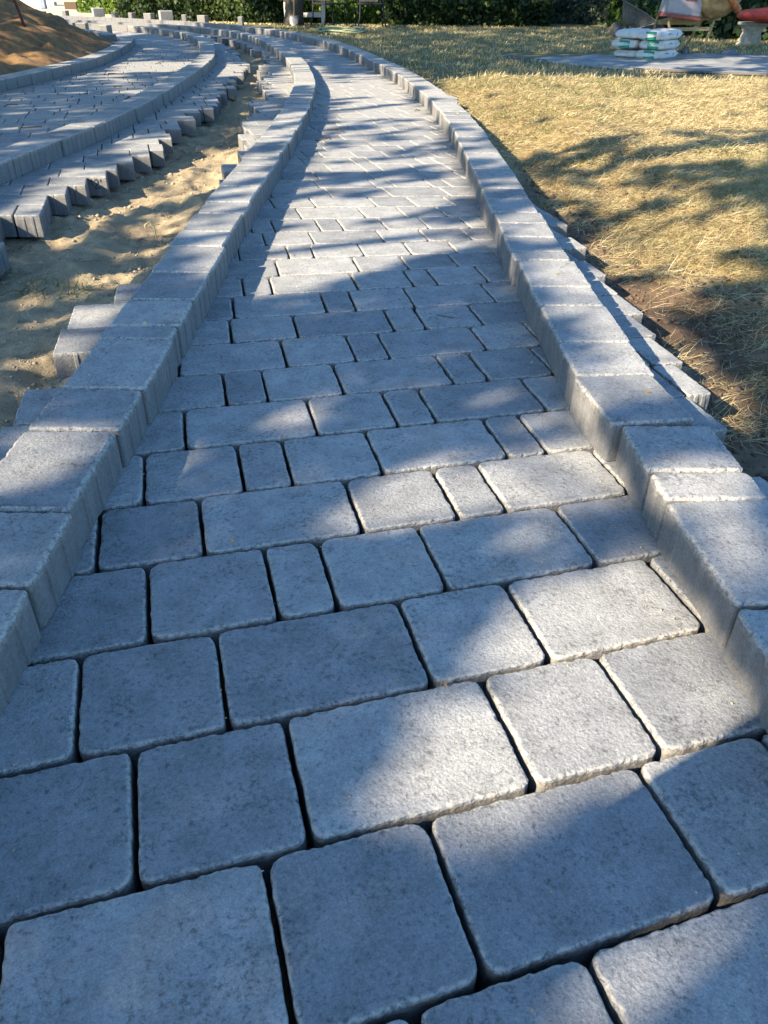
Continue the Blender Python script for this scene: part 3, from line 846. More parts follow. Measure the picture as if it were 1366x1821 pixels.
K4X = lambda y: np.interp(y, [0, 6.6] + [p.y for p in K4_IN] + [16, 17, 18.8], [-3.9, -3.6] + [p.x for p in K4_IN] + [-5.3, -6.8, -12]) - .21
def ground(x, y):
    x = np.asarray(x, float); y = np.asarray(y, float)
    dr = x - X2(y)
    lawn = -.100 + .105 * ss(.28, 1.15, dr) + (fbm(x * 1.3, y * 1.3, 3) - .5) * .05 * ss(.3, 1.5, dr)
    lawn = lawn * (1 - ss(8, 12, y)) + .0 * ss(8, 12, y) + (fbm(x * 9, y * 9, 5, 3) - .5) * .03 * (1 - ss(6, 14, y))
    # bare clods beside the right-hand stones
    lawn = lawn + (fbm(x * 6, y * 6, 31, 4, .6) - .5) * .07 * ss(.15, .4, dr) * (1 - ss(.7, 1.1, dr)) * (1 - ss(5, 8, y))
    w = np.clip((X1(y) - x) / np.maximum(.2, X1(y) - X3(y)), 0, 1)      # 0 at main kerb, 1 at second kerb
    tr = -.080 - .050 * np.sin(w * math.pi) ** 1.5 + (fbm(x * 3, y * 3, 8) - .5) * .09 + (fbm(x * 12, y * 12, 9, 5, .62) - .5) * .060 + (fbm(x * 60, y * 60, 19, 2, .6) - .5) * .010
    tr = tr + .075 * np.exp(-(((x + 1.08) / .10) ** 2 + ((y - 1.90) / .22) ** 2)) + .05 * np.exp(-(((x + 1.14) / .14) ** 2 + ((y - 1.5) / .25) ** 2))
    tr = tr + .035 * np.exp(-(((x + .88) / .07) ** 2 + ((y - 2.85) / .35) ** 2)) + .045 * np.exp(-(((x + 1.3) / .12) ** 2 + ((y - 3.2) / .5) ** 2))
    inpath = (x > X1(y) - .02) & (x < X2(y) + .02)
    h = np.where(x > X2(y), lawn, tr)
    h = np.where(inpath, -.108, h)
    left = x < X3(y) + .1
    h = np.where(left, -.110, h)
    e = K4X(y) - x
    mound = -.03 + np.minimum(.36 * np.maximum(e, 0), 1.1 - .1 * np.exp(-e)) + (fbm(x * 1.4, y * 1.4, 12) - .5) * .34 * ss(.1, .9, e) + (fbm(x * 5, y * 5, 14, 5, .6) - .5) * .26 * ss(0, .5, e)
    fade = ss(15.3, 14.2, y) if False else 1 - ss(13.9, 15.2, y + .12 * (x + 4.5))
    m2 = mound * fade + (-.02) * (1 - fade)
    h = np.where((e > 0), m2, h)
    far = ss(19.5, 21, y)
    # behind the last kerb everything is flat
    h = np.where(x < -4.2, np.where(y > np.interp(x, [-13, -9, -6.4, -4.4], [23.9, 22.6, 21.3, 19.9]), -.0, h), h)
    # sand heap by the stone bench
    h = h + .55 * np.exp(-(((x - 7.0) / .75) ** 2 + ((y - 13.9) / .9) ** 2)) + .03 * np.exp(-(((x - 4.6) / 1.2) ** 2 + ((y - 12.6) / .7) ** 2))
    # shallow footing trench kept well below everything under the stones
    return h

def graded(stops):
    out = []
    for (a, b, s) in stops:
        n = max(1, int(round((b - a) / s))); out += list(np.linspace(a, b, n, endpoint=False))
    out.append(stops[-1][1]); return np.array(out)
gx = graded([(-90, -20, 8), (-20, -8, .6), (-8, -3.4, .09), (-3.4, -1.75, .12), (-1.75, -.70, .014), (-.70, .68, .12), (.68, 1.6, .02), (1.6, 4, .05), (4, 9, .15), (9, 20, .8), (20, 90, 8)])
gy = graded([(-20, 0, 2), (0, 1.2, .08), (1.2, 4, .02), (4, 7, .04), (7, 15.5, .085), (15.5, 26, .3), (26, 40, 1.5), (40, 160, 12)])
GX, GY = np.meshgrid(gx, gy)
GZ = ground(GX, GY)
nx_, ny_ = len(gx), len(gy)
vv = np.stack([GX.ravel(), GY.ravel(), GZ.ravel()], 1)
i0 = (np.arange(ny_ - 1)[:, None] * nx_ + np.arange(nx_ - 1)[None, :]).ravel()
qq = np.stack([i0, i0 + 1, i0 + nx_ + 1, i0 + nx_], 1)
gme = mesh_np('ground', vv, qq, smooth=True)
x_, y_ = GX.ravel(), GY.ravel()
dr = x_ - X2(y_)
wl_ = ss(.35 - .22 * ss(2.4, 3.2, y_), .95 - .45 * ss(2.4, 3.2, y_), dr + (fbm(x_ * 2.2, y_ * 2.2, 41) - .5) * .9)                      # lawn
wl_ = np.where(x_ < X2(y_), 0, wl_) ; wl_ = np.where((y_ > 5.5) & (dr > 0), np.maximum(wl_, ss(.05, .3, dr)), wl_)
soil = np.where(dr > 0, 1 - wl_, 0) * (1 - ss(4, 6, y_))
e_ = K4X(y_) - x_
dirt = np.where((e_ > 0) & (y_ < 15.4), 1.0, 0)
pale = np.where((x_ < -4.0) & (y_ > 15.2), 1.0, 0)
for nme, val in (('lawn', wl_), ('soil', soil), ('dirt', dirt), ('pale', pale), ('far', ss(7, 12, y_) * (dr > 0))):
    fattr(gme, nme, val)
gm, nt, b = new_mat('ground_mix', 0.97)
tc = N(nt, 'ShaderNodeTexCoord'); vec = tc.outputs['Object']
A = lambda n: N(nt, 'ShaderNodeAttribute', attribute_name=n).outputs['Fac']
big = noise_tex(nt, vec, 2.2, 5, .6); med = noise_tex(nt, vec, 17, 5, .65); fin = noise_tex(nt, vec, 150, 4, .7)
sand = mix(nt, .5, ramp(nt, big, [(.35, (.25, .195, .125)), (.65, (.43, .35, .22))]), ramp(nt, med, [(.3, (.21, .16, .10)), (.7, (.49, .40, .26))]))
sand = mix(nt, .8, sand, ramp(nt, fin, [(.3, (.55, .54, .52)), (.5, (1, 1, 1)), (.72, (1.35, 1.3, 1.25))]), 'MULTIPLY')
soilc = ramp(nt, med, [(.3, (.055, .038, .026)), (.55, (.125, .085, .055)), (.75, (.22, .16, .10))])
lawnc = ramp(nt, med, [(.3, (.16, .11, .05)), (.55, (.27, .20, .09)), (.75, (.37, .29, .15))])
farc = ramp(nt, med, [(.3, (.085, .08, .035)), (.6, (.17, .155, .065)), (.8, (.26, .22, .10))])
dirtc = mix(nt, .5, ramp(nt, big, [(.35, (.16, .085, .04)), (.65, (.30, .185, .085))]), ramp(nt, med, [(.35, (.12, .065, .03)), (.7, (.36, .225, .11))]))
c = mix(nt, A('lawn'), sand, mix(nt, A('far'), lawnc, farc))
c = mix(nt, A('soil'), c, soilc); c = mix(nt, A('dirt'), c, dirtc); c = mix(nt, A('pale'), c, (.46, .40, .30))
nt.links.new(c, b.inputs['Base Color'])
nb = bump(nt, med, .6, .012); nb = bump(nt, fin, .8, .004, nb)
nt.links.new(nb, b.inputs['Normal'])
tag(link('ground', gme, gm), kind='structure')

def G1(x, y): return float(ground(np.array([x]), np.array([y]))[0])

def leaf_quads(P, S, seed, aspect=.7, updown=0.0):
    r = np.random.RandomState(seed); n = len(P)
    a = r.normal(0, 1, (n, 3)); a[:, 2] *= (1 - updown); a /= np.linalg.norm(a, axis=1)[:, None]
    b = np.cross(a, r.normal(0, 1, (n, 3))); b /= np.linalg.norm(b, axis=1)[:, None]
    a = a * (S * .5)[:, None]; b = b * (S * .5 * aspect)[:, None]
    v = np.stack([P - a, P - a * .1 - b, P + a, P - a * .1 + b], 1).reshape(-1, 3)
    return v, np.arange(n * 4).reshape(n, 4)

# ------------------------------------------------------------------ blades, straw, pebbles (uncountable)
def blades(name, x, y, length, width, tilt, tone, mat, label, cat, base_z=None, seed=0):
    r = np.random.RandomState(seed); n = len(x)
    z = ground(x, y) if base_z is None else base_z
    az = r.uniform(0, 2 * math.pi, n); el = tilt
    dx, dy, dz = np.cos(az) * np.cos(el), np.sin(az) * np.cos(el), np.sin(el)
    curl = r.uniform(-.5, .5, n)
    px, py = -np.sin(az), np.cos(az)
    v = np.zeros((n, 6, 3))
    for i, (t, w) in enumerate(((0, 1), (.55, .8), (1, .15))):
        sag = 0.35 * t * t * length * np.cos(el)
        cx = x + dx * length * t + px * curl * length * t * t
        cy = y + dy * length * t + py * curl * length * t * t
        cz = np.maximum(z + .002, z + dz * length * t - sag * .35 + .004)
        for s, k in ((-1, 0), (1, 1)):
            v[:, i * 2 + k, 0] = cx + px * width * w * s * .5; v[:, i * 2 + k, 1] = cy + py * width * w * s * .5
            v[:, i * 2 + k, 2] = cz + s * width * .2
    idx = np.arange(n)[:, None] * 6
    q = np.concatenate([idx + np.array([0, 1, 3, 2]), idx + np.array([2, 3, 5, 4])], 0)
    me = mesh_np(name, v.reshape(-1, 3), q)
    fattr(me, 'tone', np.repeat(tone, 6))
    o = link(name, me, mat); tag(o, label, cat, kind='stuff'); return o

def scatter(n, x0, x1, y0, y1, seed, power=1.0):
    r = np.random.RandomState(seed)
    return r.uniform(x0, x1, n), y0 + (y1 - y0) * r.uniform(0, 1, n) ** power, r
def lawn_density(x, y):
    dr = x - X2(y)
    bare = ss(.30, .62, fbm(x * 2.0, y * 2.0, 41) * .8 + .25 * (dr - .3))
    d = ss(.2 - .15 * ss(2.4, 3.2, y), 1.0 - .55 * ss(2.4, 3.2, y), dr + (fbm(x * 2.2, y * 2.2, 41) - .5) * .7)
    d = np.maximum(d, ss(5.0, 6.0, y) * ss(.0, .25, dr) * .8); bare = np.maximum(bare, ss(5.5, 7, y) * .8)
    return np.clip(d * (.35 + .65 * bare), 0, 1) * (.25 + .75 * ss(.36, .55, fbm(x * 5, y * 5, 77, 3)))
for nm, n, (xa, xb, ya, yb), ln, wd, seed in (('near', 270000, (.8, 3.2, 1.7, 5.0), (.025, .07), .0016, 1), ('mid', 130000, (.25, 5.2, 5.0, 9.5), (.03, .075), .003, 2), ('far', 90000, (-2.6, 9, 9.5, 21), (.04, .09), .007, 3)):
    x, y, r = scatter(n, xa, xb, ya, yb, seed)
    keep = (r.uniform(0, 1, n) < lawn_density(x, y)) & (x - X2(y) > np.where(y > 6, .03, .12))
    keep &= (x < y * .62 + .9)
    # keep clear of the sheet, bags and heap
    keep &= ~((y > 9.9) & (x > 1.6) & (y < 13.2) & (y > 12.1 - (x - 1.58) * 1.15) & (y > 9.95)) | (nm != 'far')
    x, y = x[keep], y[keep]; n = len(x)
    L = r.uniform(*ln, n); T = np.radians(np.clip(r.normal(12, 20, n), 0, 80))
    if nm == 'near': T = np.radians(np.clip(np.abs(r.normal(0, 22, n)), 0, 80))
    if nm == 'far': T = np.radians(r.uniform(20, 85, n)); L *= .7
    gr = fbm(x * 1.2, y * 1.2, 55)
    green = (r.uniform(0, 1, n) < np.where(nm == 'near', .04, .0) + ss(.5, .66, gr) * (.32 if nm != 'near' else .10) + (.22 if nm == 'far' else 0) * ss(9, 13, y))
    tone = np.clip(r.normal(.5, .22, n), 0, 1)
    a = ~green
    blades('dry_grass', x[a], y[a], L[a], np.full(a.sum(), wd), T[a], tone[a], M['straw'], f'dry yellow cut grass lying on the lawn, {nm} part', 'dry grass', seed=seed + 10)
    g = green
    blades('green_grass', x[g], y[g], L[g] * .8, np.full(g.sum(), wd * 1.1), T[g] * .5 + .5, tone[g], M['green_blade'], f'green grass mixed into the dry lawn, {nm} part', 'grass', seed=seed + 20)
# straw tufts hanging over the soil edge
r = np.random.RandomState(5); xs = []; ys = []
for i in range(34):
    y = r.uniform(1.6, 4.6); x = X2(np.array([y]))[0] + r.uniform(.38, .9); n = r.randint(25, 90); rad = r.uniform(.03, .10)
    xs += list(x + r.normal(0, rad, n)); ys += list(y + r.normal(0, rad, n))
xs = np.array(xs); ys = np.array(ys); n = len(xs)
blades('straw_tufts', xs, ys, r.uniform(.04, .13, n), np.full(n, .0018), np.radians(np.abs(r.normal(12, 18, n))), np.clip(r.normal(.45, .25, n), 0, 1), M['straw'], 'matted straw on the dark soil beside the right kerb', 'straw', seed=31)
# weeds in the soil and in the trench
for (cx, cy, rad, n, nmx) in ((1.20, 2.05, .09, 220, 'on the dark soil by the right kerb'), (-1.21, 2.82, .10, 160, 'in the middle of the sand trench')):
    r = np.random.RandomState(int(cy * 100))
    x = cx + r.normal(0, rad, n); y = cy + r.normal(0, rad * .6, n)
    blades('weed', x, y, r.uniform(.02, .06, n), np.full(n, .003), np.radians(r.uniform(5, 60, n)), r.uniform(0, .8, n), M['green_blade'], 'sparse green weeds ' + nmx, 'weeds', seed=n)

def pebbles(name, x, y, size, mat, label, seed):
    r = np.random.RandomState(seed); n = len(x); z = ground(x, y)
    base = np.array([(1, 0, 0), (0, 1, 0), (-1, 0, 0), (0, -1, 0), (0, 0, .7), (0, 0, -.5)], float)
    v = base[None] * size[:, None, None] * r.uniform(.6, 1.2, (n, 6, 1))
    a = r.uniform(0, 6.28, n); c, s = np.cos(a), np.sin(a)
    vx = v[:, :, 0] * c[:, None] - v[:, :, 1] * s[:, None]; vy = v[:, :, 0] * s[:, None] + v[:, :, 1] * c[:, None]
    v = np.stack([vx + x[:, None], vy + y[:, None], v[:, :, 2] + z[:, None] + size[:, None] * .2], 2)
    f = np.array([(0, 1, 4), (1, 2, 4), (2, 3, 4), (3, 0, 4), (1, 0, 5), (2, 1, 5), (3, 2, 5), (0, 3, 5)])
    q = (np.arange(n)[:, None, None] * 6 + f[None]).reshape(-1, 3)
    o = link(name, mesh_np(name, v.reshape(-1, 3), q), mat); tag(o, label, 'pebbles', kind='stuff'); return o
M['pebble'] = simple('sandy_pebbles', (.38, .32, .23), .9, .5, 40)
M['clod'] = simple('soil_clods', (.12, .085, .06), .95, .5, 40)
r = np.random.RandomState(3)
y = 1.2 + 7 * r.uniform(0, 1, 16000) ** 1.5; w = r.uniform(0, 1, 16000)
x = X1(y) - .05 - w * .95
k = fbm(x * 5, y * 5, 66) > .42
pebbles('pebbles', x[k], y[k], np.clip(r.lognormal(-6.0, .55, k.sum()), .0012, .011), M['pebble'], 'sandy grit and small stones in the trench between the paths', 4)
y = 1.4 + 4 * r.uniform(0, 1, 7000); x = X2(y) + .2 + r.uniform(0, 1, 7000) * .8
pebbles('soil_crumbs', x, y, np.clip(r.lognormal(-5.6, .6, 7000), .0015, .014), M['clod'], 'dark soil crumbs beside the right kerb', 6)
y = 1.3 + 3.6 * r.uniform(0, 1, 260); x = X2(y) + .22 + r.uniform(0, 1, 260) ** 1.4 * .7
pebbles('clods', x, y, np.clip(r.lognormal(-4.4, .45, 260), .006, .03), M['clod'], 'crumbly dark clods of soil by the right kerb', 61)
y = 1.4 + 6 * r.uniform(0, 1, 420); x = X1(y) - .1 - r.uniform(0, 1, 420) * .85
pebbles('sand_lumps', x, y, np.clip(r.lognormal(-4.9, .5, 420), .004, .018), M['pebble'], 'damp sand lumps and stones in the trench', 62)
for (n, xa, xb, ya, yb, sd) in ((60, -1.5, -.85, 1.5, 6, 8),):
    m = MB(); r = random.Random(sd)
    for i in range(n):
        x, y = r.uniform(xa, xb), r.uniform(ya, yb); a = r.uniform(0, 6.28); L = r.uniform(.02, .09); z = G1(x, y) + .005
        m.tube([(x, y, z), (x + math.cos(a) * L * .5, y + math.sin(a) * L * .5, z + .006), (x + math.cos(a + .4) * L, y + math.sin(a + .4) * L, z)], .0012, 4)
    tag(m.build('twigs', M['twig']), 'thin dry twigs scattered over the sand in the trench', 'twigs', kind='stuff')
r = np.random.RandomState(17)
y = .35 + 6.5 * r.uniform(0, 1, 1500) ** 1.3; side = r.uniform(0, 1, 1500) < .5
x = np.where(side, curve_x(K1_IN, y) + .012 + np.abs(r.normal(0, .05, 1500)), curve_x(K2_IN, y) - .012 - np.abs(r.normal(0, .05, 1500)))
fr = r.uniform(0, 1, 1500) < .25; x = np.where(fr, r.uniform(-.5, .4, 1500), x)
o = pebbles('grit', x, y, np.clip(r.lognormal(-6.5, .45, 1500), .0008, .0035), M['pebble'], 'sandy grit fallen on the main path along its kerbs', 18)
zz = np.zeros(len(o.data.vertices) * 3); o.data.vertices.foreach_get('co', zz); zz = zz.reshape(-1, 3); zz[:, 2] += .108 ; o.data.vertices.foreach_set('co', zz.ravel())
m = MB(); rr_ = random.Random(31)
for (lx, ly) in [(rr_.uniform(-3.2, -2.2), rr_.uniform(5, 11)) for _ in range(16)] + [(rr_.uniform(-.5, .4), rr_.uniform(1.2, 7)) for _ in range(5)]:
    a = rr_.uniform(0, 6.28); L = rr_.uniform(.015, .05) * (1 if ly < 5 else 2)
    m.tube([(lx, ly, .004), (lx + math.cos(a) * L, ly + math.sin(a) * L, .010), (lx + math.cos(a + .5) * L * 1.8, ly + math.sin(a + .5) * L * 1.8, .004)], .0016 * (1 if ly < 5 else 2), 4)
tag(m.build('path_twigs', M['twig']), 'dark twigs and pine needles fallen on the paved paths', 'twigs', kind='stuff')
r = np.random.RandomState(88); n = 46
y = .6 + 6 * r.uniform(0, 1, n); x = r.uniform(-.5, .42, n); hi = r.uniform(0, 1, n) < .4
x = np.where(hi & (r.uniform(0, 1, n) < .5), X1(y) + .03 + .13 * r.uniform(0, 1, n), np.where(hi, X2(y) - .16 + .13 * r.uniform(0, 1, n), x))
v, q = leaf_quads(np.stack([x, y, np.where(hi, TH, 0) + .006], 1), r.uniform(.006, .02, n), 89, .5, .85)
me = mesh_np('leaf_litter', v, q); fattr(me, 'tone', np.repeat(r.uniform(0, 1, n), 4))
tag(link('leaf_litter', me, M['straw']), 'tiny dry leaves and straw bits fallen on the pavers and kerbs', 'leaf litter', kind='stuff')
# the curled dry leaf standing in the trench
m = MB(); bx_, by_ = -1.06, 3.62; z0 = G1(bx_, by_)
m.tube([(bx_, by_, z0), (bx_ - .01, by_ + .02, z0 + .05), (bx_ - .03, by_ + .03, z0 + .075), (bx_ - .05, by_ + .02, z0 + .06), (bx_ - .045, by_, z0 + .04)], [.003, .005, .007, .006, .002], 5)
m.tube([(bx_, by_ + .01, z0), (bx_ + .03, by_ - .05, z0 + .012), (bx_ + .05, by_ - .12, z0 + .004)], [.002, .003, .001], 5)
tag(m.build('dry_leaf', M['straw'], smooth=True), 'curled pale dry leaf stalk standing up in the sand trench', 'dry leaf')
fattr(bpy.data.objects['dry_leaf'].data, 'tone', [.8] * len(bpy.data.objects['dry_leaf'].data.vertices))

# ------------------------------------------------------------------ trees up-sun (left of and behind the camera) whose crowns throw the dapple
def in_poly(px, py, poly):
    inside = np.zeros(px.shape, bool); n = len(poly)
    for i in range(n):
        x1, y1 = poly[i]; x2, y2 = poly[(i + 1) % n]
        if y1 == y2: continue
        c = ((y1 > py) != (y2 > py)) & (px < (x2 - x1) * (py - y1) / (y2 - y1) + x1)
        inside ^= c
    return inside
def sun_share(x, y):
    v = np.full(x.shape, .03); v = np.where((y > 16) & (x > -2.5), .22, v); v = np.where((y > 16.5) & (x < -4.5), .8, v)
    v = np.where((y > 22.5) & (x > -4), .25, v)
    jx = x + (fbm(x * 4, y * 4, 91, 3) - .5) * .06; jy = y + (fbm(x * 4, y * 4, 95, 3) - .5) * .10
    for val, poly in LIT:
        v = np.where(in_poly(jx, jy, poly), val, v)
    return v
def gaps(x, y):
    # crown gaps: clumps drawn out along the sun's bearing
    ca, sa = .818, .575
    u = x * ca + y * sa; w = -x * sa + y * ca
    sc = 1 / (1 + .04 * np.maximum(0, y - 3))
    n1 = fbm(u * 2.8 * sc, w * 7.5 * sc, 201, 4, .6)
    return n1
TRUNKS = [(-8.2, -5.2), (-7.6, -1.4), (-10.2, 3.0), (-12.5, 7.5), (-15.5, 13.0)]
leafV = {i: [] for i in range(len(TRUNKS))}
def crown_leaves(x0, x1, y0, y1, cover, seed):
    r = np.random.RandomState(seed)
    ym = (y0 + y1) / 2; s = .062 + .0125 * ym
    n = int((x1 - x0) * (y1 - y0) * cover * 2.1 / (.67 * s * s))
    x = r.uniform(x0, x1, n); y = r.uniform(y0, y1, n)
    v = sun_share(x, y); g = gaps(x, y)
    # share v of the ground lit: threshold on the noise (its spread is roughly .5 +- .12)
    srt = np.sort(g); thr = srt[np.clip((np.where(v > .3, v * .93 + .07, v) * (len(g) - 1)).astype(int), 0, len(g) - 1)]
    thr = np.where(v > .93, 2, np.where(v < .06, -1, thr))
    lit = g < thr
    stray = r.uniform(0, 1, n) < .008
    # a leaf's shadow has a size of its own: leave out leaves whose shadow would creep into a wide gap
    for du, dw in ((.75, 0), (-.75, 0), (0, .42), (0, -.42)):
        ox = (du * .818 - dw * .575) * s; oy = (du * .575 + dw * .818) * s
        lit |= sun_share(x + ox, y + oy) > .87
    keep = ~lit | stray
    x, y = x[keep], y[keep]; n = len(x)
    base = 3.1 + .16 * y
    h = base + r.uniform(0, 1.2, n)
    P = np.stack([x - 1.35 * h, y - .95 * h, h], 1)
    T = np.array(TRUNKS); d = ((P[:, None, :2] - T[None]) ** 2).sum(2); own = d.argmin(1)
    sz = s * r.uniform(.7, 1.3, n)
    return P, sz, own
allP = [crown_leaves(*a) for a in ((-2.4, 1.9, .1, 1.2, 4.6, 1), (-2.4, 2.2, 1.2, 2.4, 4.4, 2), (-2.6, 3.2, 2.4, 4.0, 4.0, 3), (-3.4, 4.6, 4.0, 6.5, 3.4, 4),
                                   (-5, 6.2, 6.5, 9.5, 2.8, 5), (-7, 8, 9.5, 13, 2.6, 6), (-9, 9.5, 13, 18, 2.4, 7), (-9, 10, 18, 25, 2.2, 8))]
P = np.concatenate([a[0] for a in allP]); SZ = np.concatenate([a[1] for a in allP]); OWN = np.concatenate([a[2] for a in allP])
for i, (tx, ty) in enumerate(TRUNKS):
    sel = OWN == i
    if sel.sum() < 50: continue
    p = P[sel]
    top = p.mean(0)
    root = empty('shade_tree', (tx, ty, -.05))
    tag(root, ['tall broadleaf tree behind the camera, out of frame, shading the near path', 'broadleaf tree left of the camera, out of frame', 'tree beyond the left path, out of frame, casting dapple',
               'tree left of the dirt mound, out of frame', 'tree far left of the mound, out of frame'][i], 'tree', 'trees whose crowns dapple the paths')
    org = Vector((tx, ty, -.05))
    m = MB(); r = random.Random(i)
    hb = float(p[:, 2].min())
    trunk = [Vector((0, 0, 0)), Vector((r.uniform(-.1, .1), r.uniform(-.1, .1), hb * .45)), Vector((r.uniform(-.2, .2), r.uniform(-.2, .2), hb * .9)), Vector((0, 0, hb + 2.2))]
    m.tube(trunk, [.22, .17, .13, .05], 10)
    for k in range(7):
        q = Vector(p[r.randrange(len(p))]) - org
        q.z = max(q.z, hb + .8)
        st = trunk[2].lerp(trunk[3], r.uniform(-.0, .6))
        mid = st.lerp(q, .5) + Vector((0, 0, .5))
        m.tube([st, mid, q], [.035, .018, .006], 6)
    m.build('trunk', M['bark'], root, smooth=True)
    v, q = leaf_quads(p - np.array(org)[None], SZ[sel], 40 + i)
    me = mesh_np('crown', v, q); fattr(me, 'tone', np.repeat(np.random.RandomState(i).uniform(0, 1, sel.sum()), 4))
    link('crown', me, M['leaf_tree'], root)

# ------------------------------------------------------------------ hedges and bushes at the end of the garden
def bush(name, pts, wid, hgt, n, leaf, mat, label, cat, group=None, seed=0, lump=.35, tone=(.5, .28), z0=0.0, stem=True):
    """pts: centre line on the ground; leaves fill a lumpy shell round it, down to the ground"""
    r = np.random.RandomState(seed); rr = random.Random(seed)
    poly = smooth_poly(pts, 6) if len(pts) > 2 else [Vector(pts[0]), Vector(pts[-1])]
    S = walk(poly); L = S[-1]
    s = r.uniform(-wid * .4, L + wid * .4, n)
    cx = np.interp(s, S, [p.x for p in poly]); cy = np.interp(s, S, [p.y for p in poly])
    d = poly[-1] - poly[0]; d = d / max(d.length, 1e-6)
    over = np.where(s < 0, s, np.where(s > L, s - L, 0))
    ta = r.uniform(-.15, math.pi + .15, n)
    lumps = 1 + lump * (fbm(s * 1.3 + seed, ta * 1.8, seed, 3) - .5) * 2
    endf = np.sqrt(np.clip(1 - (np.abs(over) / (wid * .5)) ** 2, 0, 1))
    rad = (r.uniform(0, 1, n) ** .28) * lumps * endf
    a = np.cos(ta) * wid * .5 * rad; z = np.abs(np.sin(ta)) * hgt * rad
    low = r.uniform(0, 1, n) < .35
    z = np.where(low, r.uniform(0, .55, n), z)
    a = np.where(low, np.sign(np.cos(ta)) * wid * .5 * (.75 + .3 * r.uniform(0, 1, n) ** .5) * lumps * endf, a)
    x = cx + d.x * over - d.y * a; y = cy + d.y * over + d.x * a
    P = np.stack([x, y, z + z0], 1)
    v, q = leaf_quads(P, leaf * r.uniform(.6, 1.4, n), seed + 1)
    tn = np.clip(r.normal(tone[0], tone[1], n) + (fbm(x * 2.5, z * 3 + y, seed + 4, 2) - .5) * .9, 0, 1)
    o0 = poly[len(poly) // 2]; org = Vector((o0.x, o0.y, z0))
    root = empty(name, org); tag(root, label, cat, group)
    v = v - np.array(org)[None]
    me = mesh_np('foliage', v, q); fattr(me, 'tone', np.repeat(tn, 4)); link('foliage', me, mat, root)
    m = MB()
    for k in range(max(5, int(L * 5))):
        i = rr.randrange(len(poly)); b = Vector((poly[i].x, poly[i].y, z0)) - org + Vector((rr.uniform(-.15, .15), rr.uniform(-.15, .15), -.03))
        m.tube([b, b + Vector((rr.uniform(-.15, .15), rr.uniform(-.15, .15), hgt * .45)), b + Vector((rr.uniform(-.4, .4), rr.uniform(-.3, .3), hgt * .85))], [.03, .02, .008], 5)
    m.build('stems', M['twig'], root)
    return root
bush('bright_bush', [(-8.2, 27.3), (-6.4, 26.3)], 2.0, 2.2, 11000, .12, M['leaf_bright'], 'bright sunlit yellow-green bush at the far left by the pale block', 'bush', None, 1, tone=(.6, .25))
bush('hedge', [(-6.2, 24.0), (-4.4, 22.9), (-2.6, 21.9)], 1.7, 2.1, 20000, .10, M['leaf_green'], 'long green hedge behind the far bend of the kerbs, left of the tree trunk', 'hedge', 'garden hedges', 2)
bush('shrub', [(-2.3, 22.4), (-.2, 22.2)], 1.5, 2.0, 10000, .10, M['leaf_bright'], 'patchy sunlit shrub behind the two garden chairs', 'shrub', 'garden hedges', 3, tone=(.3, .35))
bush('hedge', [(.5, 21.8), (2.0, 22.0), (3.0, 22.4)], 1.9, 2.2, 22000, .095, M['leaf_green'], 'big rounded dark green hedge in the middle of the lawn edge', 'hedge', 'garden hedges', 4, tone=(.5, .3))
bush('shrub', [(4.1, 23.8), (4.5, 23.7)], 1.3, 1.7, 5000, .10, M['leaf_grey'], 'dusky olive-green shrub just right of the big hedge', 'shrub', 'garden hedges', 5, tone=(.3, .25))
bush('shrub', [(5.1, 23.6), (5.7, 23.2)], 1.4, 1.6, 6000, .09, M['leaf_grey'], 'grey-leaved shrub left of the dark trunk', 'shrub', 'garden hedges', 6, tone=(.6, .25))
bush('shrub', [(5.6, 21.9), (5.75, 21.7)], .6, 1.5, 1500, .13, M['leaf_bright'], 'small lit green shrub beside the dark trunk', 'shrub', 'garden hedges', 7, tone=(.25, .3))
bush('laurel_hedge', [(6.2, 22.0), (6.2, 20.2), (6.6, 18.6), (7.2, 17.2), (8.4, 16.4), (10, 16.0)], 1.7, 2.4, 26000, .15, M['leaf_dark'], 'dark large-leaved laurel hedge behind the wheelbarrow and mixer', 'hedge', 'garden hedges', 8, tone=(.35, .3))
bush('laurel_hedge', [(5.4, 26), (9.5, 22.5), (13, 20)], 2.4, 3.2, 12000, .22, M['leaf_dark'], 'tall dark evergreen hedge at the back right', 'hedge', 'garden hedges', 9, tone=(.3, .3))
bush('laurel_hedge', [(-9.5, 36), (-2, 33), (6, 32)], 3, 3.5, 14000, .25, M['leaf_green'], 'distant tall hedge closing the garden behind everything', 'hedge', 'garden hedges', 10, tone=(.4, .3))
# fallen leaves under the hedge
r = np.random.RandomState(12); n = 2600
x = r.uniform(-4.4, .4, n); y = 21.35 - (x + 2) * .18 + r.uniform(-.75, .2, n)
P_ = np.stack([x, y, ground(x, y) + .01], 1)
v, q = leaf_quads(P_, r.uniform(.03, .08, n), 9, updown=.8)
me = mesh_np('fallen_leaves', v, q); fattr(me, 'tone', np.repeat(r.uniform(0, 1, n), 4))
tag(link('fallen_leaves', me, M['straw']), 'dry fallen leaves along the foot of the hedge', 'leaves', kind='stuff')

